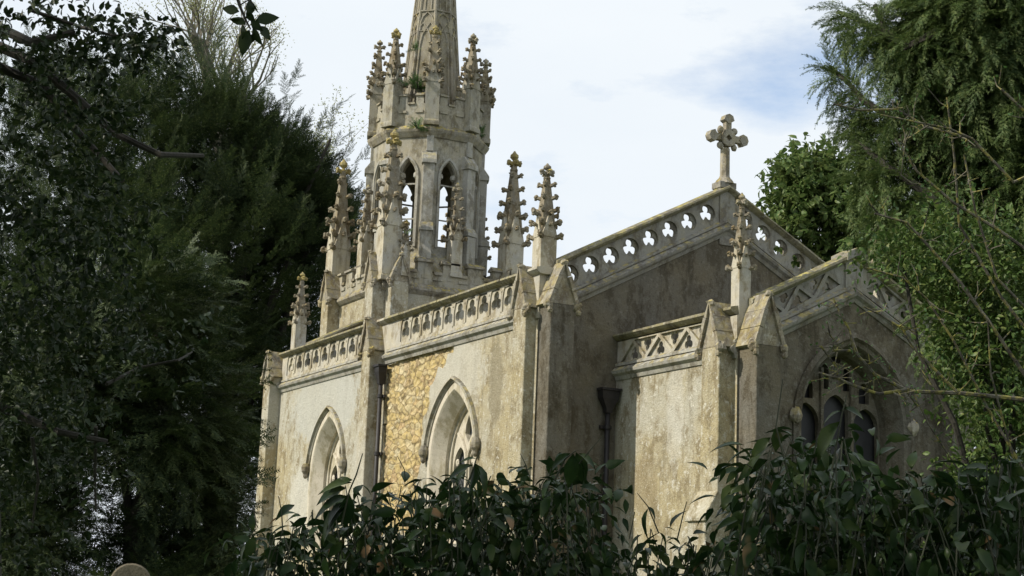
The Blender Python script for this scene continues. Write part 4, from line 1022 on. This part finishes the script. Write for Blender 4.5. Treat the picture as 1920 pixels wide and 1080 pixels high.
# ---- the hedge of shrubs in the foreground
def hedge(name, label, contour, dp, seed, dens, lsize=.072, depth=1.3, extra=()):
    g = np.random.default_rng(seed); xs = np.array([c[0] for c in contour], float); ys = np.array([c[1] for c in contour], float)
    base = at(xs.mean(), 1080, dp+depth/2); base[2] = 0; root = thing(name, label, 'shrub', tuple(base))
    P, D, mb = [], [], MB()
    nst = int(dens*(xs[-1]-xs[0])/14)
    for i in range(nst):
        x = g.uniform(xs[0], xs[-1]); yt = np.interp(x, xs, ys)+10+g.exponential(70)*(i % 3 > 0)+ (g.uniform(0, 22)); d_ = dp+g.uniform(0, depth)*(.25 if i % 4 == 0 else 1)
        tip = at(x, yt, d_); foot = tip+rt*g.uniform(-.7, .7)+fwd*g.uniform(-.3, .3); foot[2] = max(.0, tip[2]-1.9)
        mid = (tip+foot)/2+g.normal(size=3)*.16
        ts = np.linspace(0, 1, 9)[:, None]; pts = (1-ts)**2*foot+2*ts*(1-ts)*mid+ts**2*tip
        mb.tube(pts, [.006*(1-.8*t)+.0007 for t in np.linspace(0, 1, 9)], 5)
        m = 54
        for j in range(m):
            t = 1-(j/m)**1.15*.85; p = (1-t)**2*foot+2*t*(1-t)*mid+t*t*tip; a = j*2.4+g.uniform(0, 1)
            side = rt*cos(a)+fwd*sin(a); o_ = g.uniform(.0, .16)
            P.append(p+side*o_); D.append(side*.85+np.array([0, 0, -.5 if j > 2 else -.1])+g.normal(size=3)*.6)
    P, D = np.array(P), np.array(D); n = len(P)
    V, Fc = inst(LEAF_L[0], LEAF_L[1], P, D, nrm(np.array([0, 0, 1.])+g.normal(size=(n, 3))*.45), lsize*g.uniform(.45, 1.25, n))
    if len(extra):      # single shoots standing clear of the mass: (stem pixels, leaves)
        parts = [(V, Fc)]
        for stem, lv, w in extra:
            mb.tube([at(x, y, dp) for x, y in stem], [w*1.3/F*dp]+[w/F*dp]*(len(stem)-2)+[w*.6/F*dp] if len(stem) > 2 else w/F*dp, 5)
            if lv:
                pp = np.array([at(x, y, dp) for x, y, *_ in lv]); d2 = np.array([rt*dx-up*dy+fwd*g.uniform(-12, 12) for _, _, dx, dy in lv]); s2 = np.array([math.hypot(dx, dy)/F*dp*1.05 for _, _, dx, dy in lv])
                parts.append(inst(LEAF_L[0], LEAF_L[1], pp, d2, nrm(np.array([0, 0, 1.])*.8-fwd*.5+g.normal(size=(len(lv), 3))*.25), s2))
        V, Fc = join(parts)
    world_child(tri_mesh('foliage', V, Fc, M['laurel'], None, True), root)
    world_child(mb.build('stems', M['stem'], None), root)
hedge('laurel_shrub', 'dark laurel shrub in the foreground below the nave windows, drooping pointed leaves',
      [(455, 985), (480, 955), (520, 985), (560, 965), (600, 930), (650, 890), (690, 920), (740, 900), (800, 880), (850, 885), (900, 870), (950, 895), (1000, 890), (1045, 850), (1090, 860), (1118, 900), (1130, 1000)], 5.2, 1, 3.6,
      extra=[([(640, 985), (655, 920), (668, 890), (680, 850)], [(650, 915, -66, 14), (655, 930, -75, 20), (648, 950, -66, 55), (650, 940, -52, 36), (662, 900, -50, 3), (655, 925, -10, 66), (660, 905, -60, -2)], 1.6),
             ([(880, 900), (890, 870), (898, 845)], [(888, 872, -55, 12), (890, 868, 40, 60), (890, 866, 6, 52), (893, 860, -30, -4)], 1.5), ([(1085, 870), (1110, 840), (1132, 815)], [], 1.), ([(1040, 900), (1060, 860), (1080, 845)], [(1070, 850, -44, 20), (1080, 848, 20, 58), (1075, 850, -8, 62), (1085, 850, 36, 16), (1088, 860, 26, 60)], 1.6),
             ([(760, 900), (758, 880), (745, 855)], [], 1.), ([(480, 985), (478, 965), (470, 940)], [], 1.), ([(530, 1000), (528, 960), (522, 930)], [], 1.2), ([(995, 900), (985, 870), (975, 850)], [], 1.)])
hedge('laurel_shrub', 'low thin laurel between the two taller foreground shrubs, below the chancel side wall',
      [(1125, 1010), (1160, 1020), (1185, 985), (1215, 955), (1250, 1000), (1290, 985), (1330, 1000), (1365, 990), (1395, 985)], 5.0, 2, 2.0, lsize=.068,
      extra=[([(1235, 1000), (1215, 950), (1195, 925)], [(1216, 952, -22, 50), (1214, 950, 26, 24)], 1.2), ([(1270, 1010), (1282, 960), (1288, 940)], [], 1.1), ([(1180, 1010), (1190, 960)], [], .9)])
hedge('laurel_shrub', 'tall bushy laurel at the lower right in front of the chancel window, some leaves browned',
      [(1385, 1000), (1400, 900), (1440, 830), (1470, 790), (1500, 830), (1530, 800), (1570, 775), (1600, 850), (1650, 870), (1700, 880), (1750, 885), (1800, 880), (1850, 850), (1900, 840), (1950, 840)], 4.4, 3, 4.0, lsize=.076,
      extra=[([(1480, 900), (1455, 800), (1468, 710)], [(1455, 800, 5, 50), (1450, 830, -70, 45)], 1.6), ([(1560, 880), (1578, 780), (1588, 740)], [(1580, 770, -40, 10), (1582, 765, 42, 8), (1575, 790, -58, 60)], 1.6), ([(1700, 900), (1760, 980), (1800, 1080)], [], 1.8), ([(1440, 900), (1400, 870)], [(1440, 862, -60, 22), (1445, 820, -40, 30)], 1.2)])

# ---- ferns and ivy rooted on the tower
def tuft(label, p, r, n, size, hang=0.0):
    root = thing('wall_plant', label, 'plant', tuple(p)); d = rdir(n); d[:, 2] = np.abs(d[:, 2])*.9-hang; P = np.asarray(p)+d*r*rng.random((n, 1))*.7
    V, Fc = inst(tw[0][0]*np.array([1, 1.3, 1]), tw[0][1], P, d+.4*rng.normal(size=(n, 3)), rdir(n), size*(.6+.8*rng.random(n)))
    world_child(tri_mesh('fronds', V, Fc, M['tuft'], None), root)
    mb = MB()
    for i in range(4): mb.tube([p, Vector(tuple(p))+Vector(tuple(d[i]))*r], [.02, .008], 4)
    world_child(mb.build('stem', M['bark'], None), root)
dg_ = 16.9
def on(px, py, y): # point on a plane Y = y
    a = at(px, py, 1); b = at(px, py, 2); t = (y-a[1])/(b[1]-a[1]); return a+(b-a)*t
tuft('ivy clump growing at the foot of the spire among the crown battlements', on(783, 165, TY-1.0), .45, 90, .30)
tuft('small green sprig growing higher up the side of the spire', on(779, 93, TY-.9), .16, 26, .20)
tuft('fern tuft on the cornice below the crown, facing the camera', on(782, 240, TY-1.75), .26, 40, .24)
tuft('ragged plant on the right end of the tower cornice', on(900, 255, TY-1.0), .34, 36, .26)
tuft('small ivy sprig hanging on the pinnacle beside the tower buttress', on(762, 438, TY-TS-.5), .12, 14, .14)

# ---- the tree overhead that carries the hanging twig and shades the camera's side of the churchyard
def overhead_tree():
    base = (-21.5, -26.0, 0); root = thing('beech_tree', 'broad leafy tree overhanging the camera position, out of view but for its twig', 'tree', base)
    P, D = [], []
    for c, r_, n in [((-20.5, -22.5, 7.2), (3.6, 4.2, 2.4), 900), ((-17.5, -26, 9.5), (4, 4, 2.0), 700), ((-22, -17, 8), (3.5, 4, 2.6), 650), ((-24, -27, 8.5), (4, 5, 3), 500), ((-15.5, -30.5, 8.0), (4.5, 3.5, 1.6), 600), ((-18.6, -20.0, 9.6), (2.6, 3, 1.8), 350), ((-19.5, -23.5, 4.6), (1.8, 2.8, 1.6), 350)]:
        cc, cdir = blob_points(c, r_, n, .25, .3, 3)
        for q, dd in zip(cc, cdir):
            d0 = nrm(dd+rng.normal(size=3)*.7); k = 14; t = np.linspace(0, 1, k)[:, None]; P.append(q+d0*t*.7+rng.normal(size=(k, 3))*.06); D.append(nrm(d0+rng.normal(size=(k, 3))))
    V, Fc = leaf_cloud(np.concatenate(P), np.concatenate(D), .17, LEAF_H, .3, .5); world_child(tri_mesh('foliage', V, Fc, M['holly'], None), root)
    mb = MB(); tr_ = limb(mb, base, (-20, -25, 9), .3, .12, .04, 8)
    for e in ((-17.5, -26, 9.5), (-22, -17, 8), (-24, -27, 8.5), (-15.5, -30, 8), (-18.6, -20, 9.5)): limb(mb, tr_[5], e, .1, .03)
    world_child(mb.build('trunk', M['bark'], None), root)
overhead_tree()

# ---- memorial and ground
def memorial():
    p = at(246, 1080, 20); x, y = p[0], p[1]; root = thing('gravestone', 'round topped lichened gravestone at the bottom left', 'gravestone', (x, y, 0))
    a = math.degrees(YAW); f = Fr((0, 0, 0), 0); f.O = Vector((x, y, 0)); f.n = Vector((-sin(YAW*.6), -cos(YAW*.6), 0)); f.u = Vector((cos(YAW*.6), -sin(YAW*.6), 0)); zt = at(246, 1056, 20)[2]; r_ = .255
    mb = MB(); mb.prism(f, [(-r_, 0), (r_, 0)]+[(r_*cos(t), zt-r_*.95+r_*.95*sin(t)) for t in np.linspace(0, pi, 17)], -.07, .07)
    o = mb.build('headstone', M['render_shaded'], None, bevel=.02); world_child(o, root)
    mb = MB(); mb.box(f, -.36, .36, -.16, .16, 0, .14); world_child(mb.build('base', M['dirty'], None, bevel=.02), root)
memorial()
def terrain():
    n = 60; vs, fs = [], []
    for j in range(n+1):
        for i in range(n+1):
            u, v = (i/n*2-1), (j/n*2-1); x = np.sign(u)*abs(u)**2.2*900; y = np.sign(v)*abs(v)**2.2*900
            vs.append((x, y, .12*noise.noise(Vector((x*.15, y*.15, 0)))-.12))
    for j in range(n):
        for i in range(n): a = j*(n+1)+i; fs.append((a, a+1, a+n+2, a+n+1))
    mb = MB(); mb.add(vs, fs); tag(mb.build('ground', M['grass'], None, True), kind='structure')
terrain()
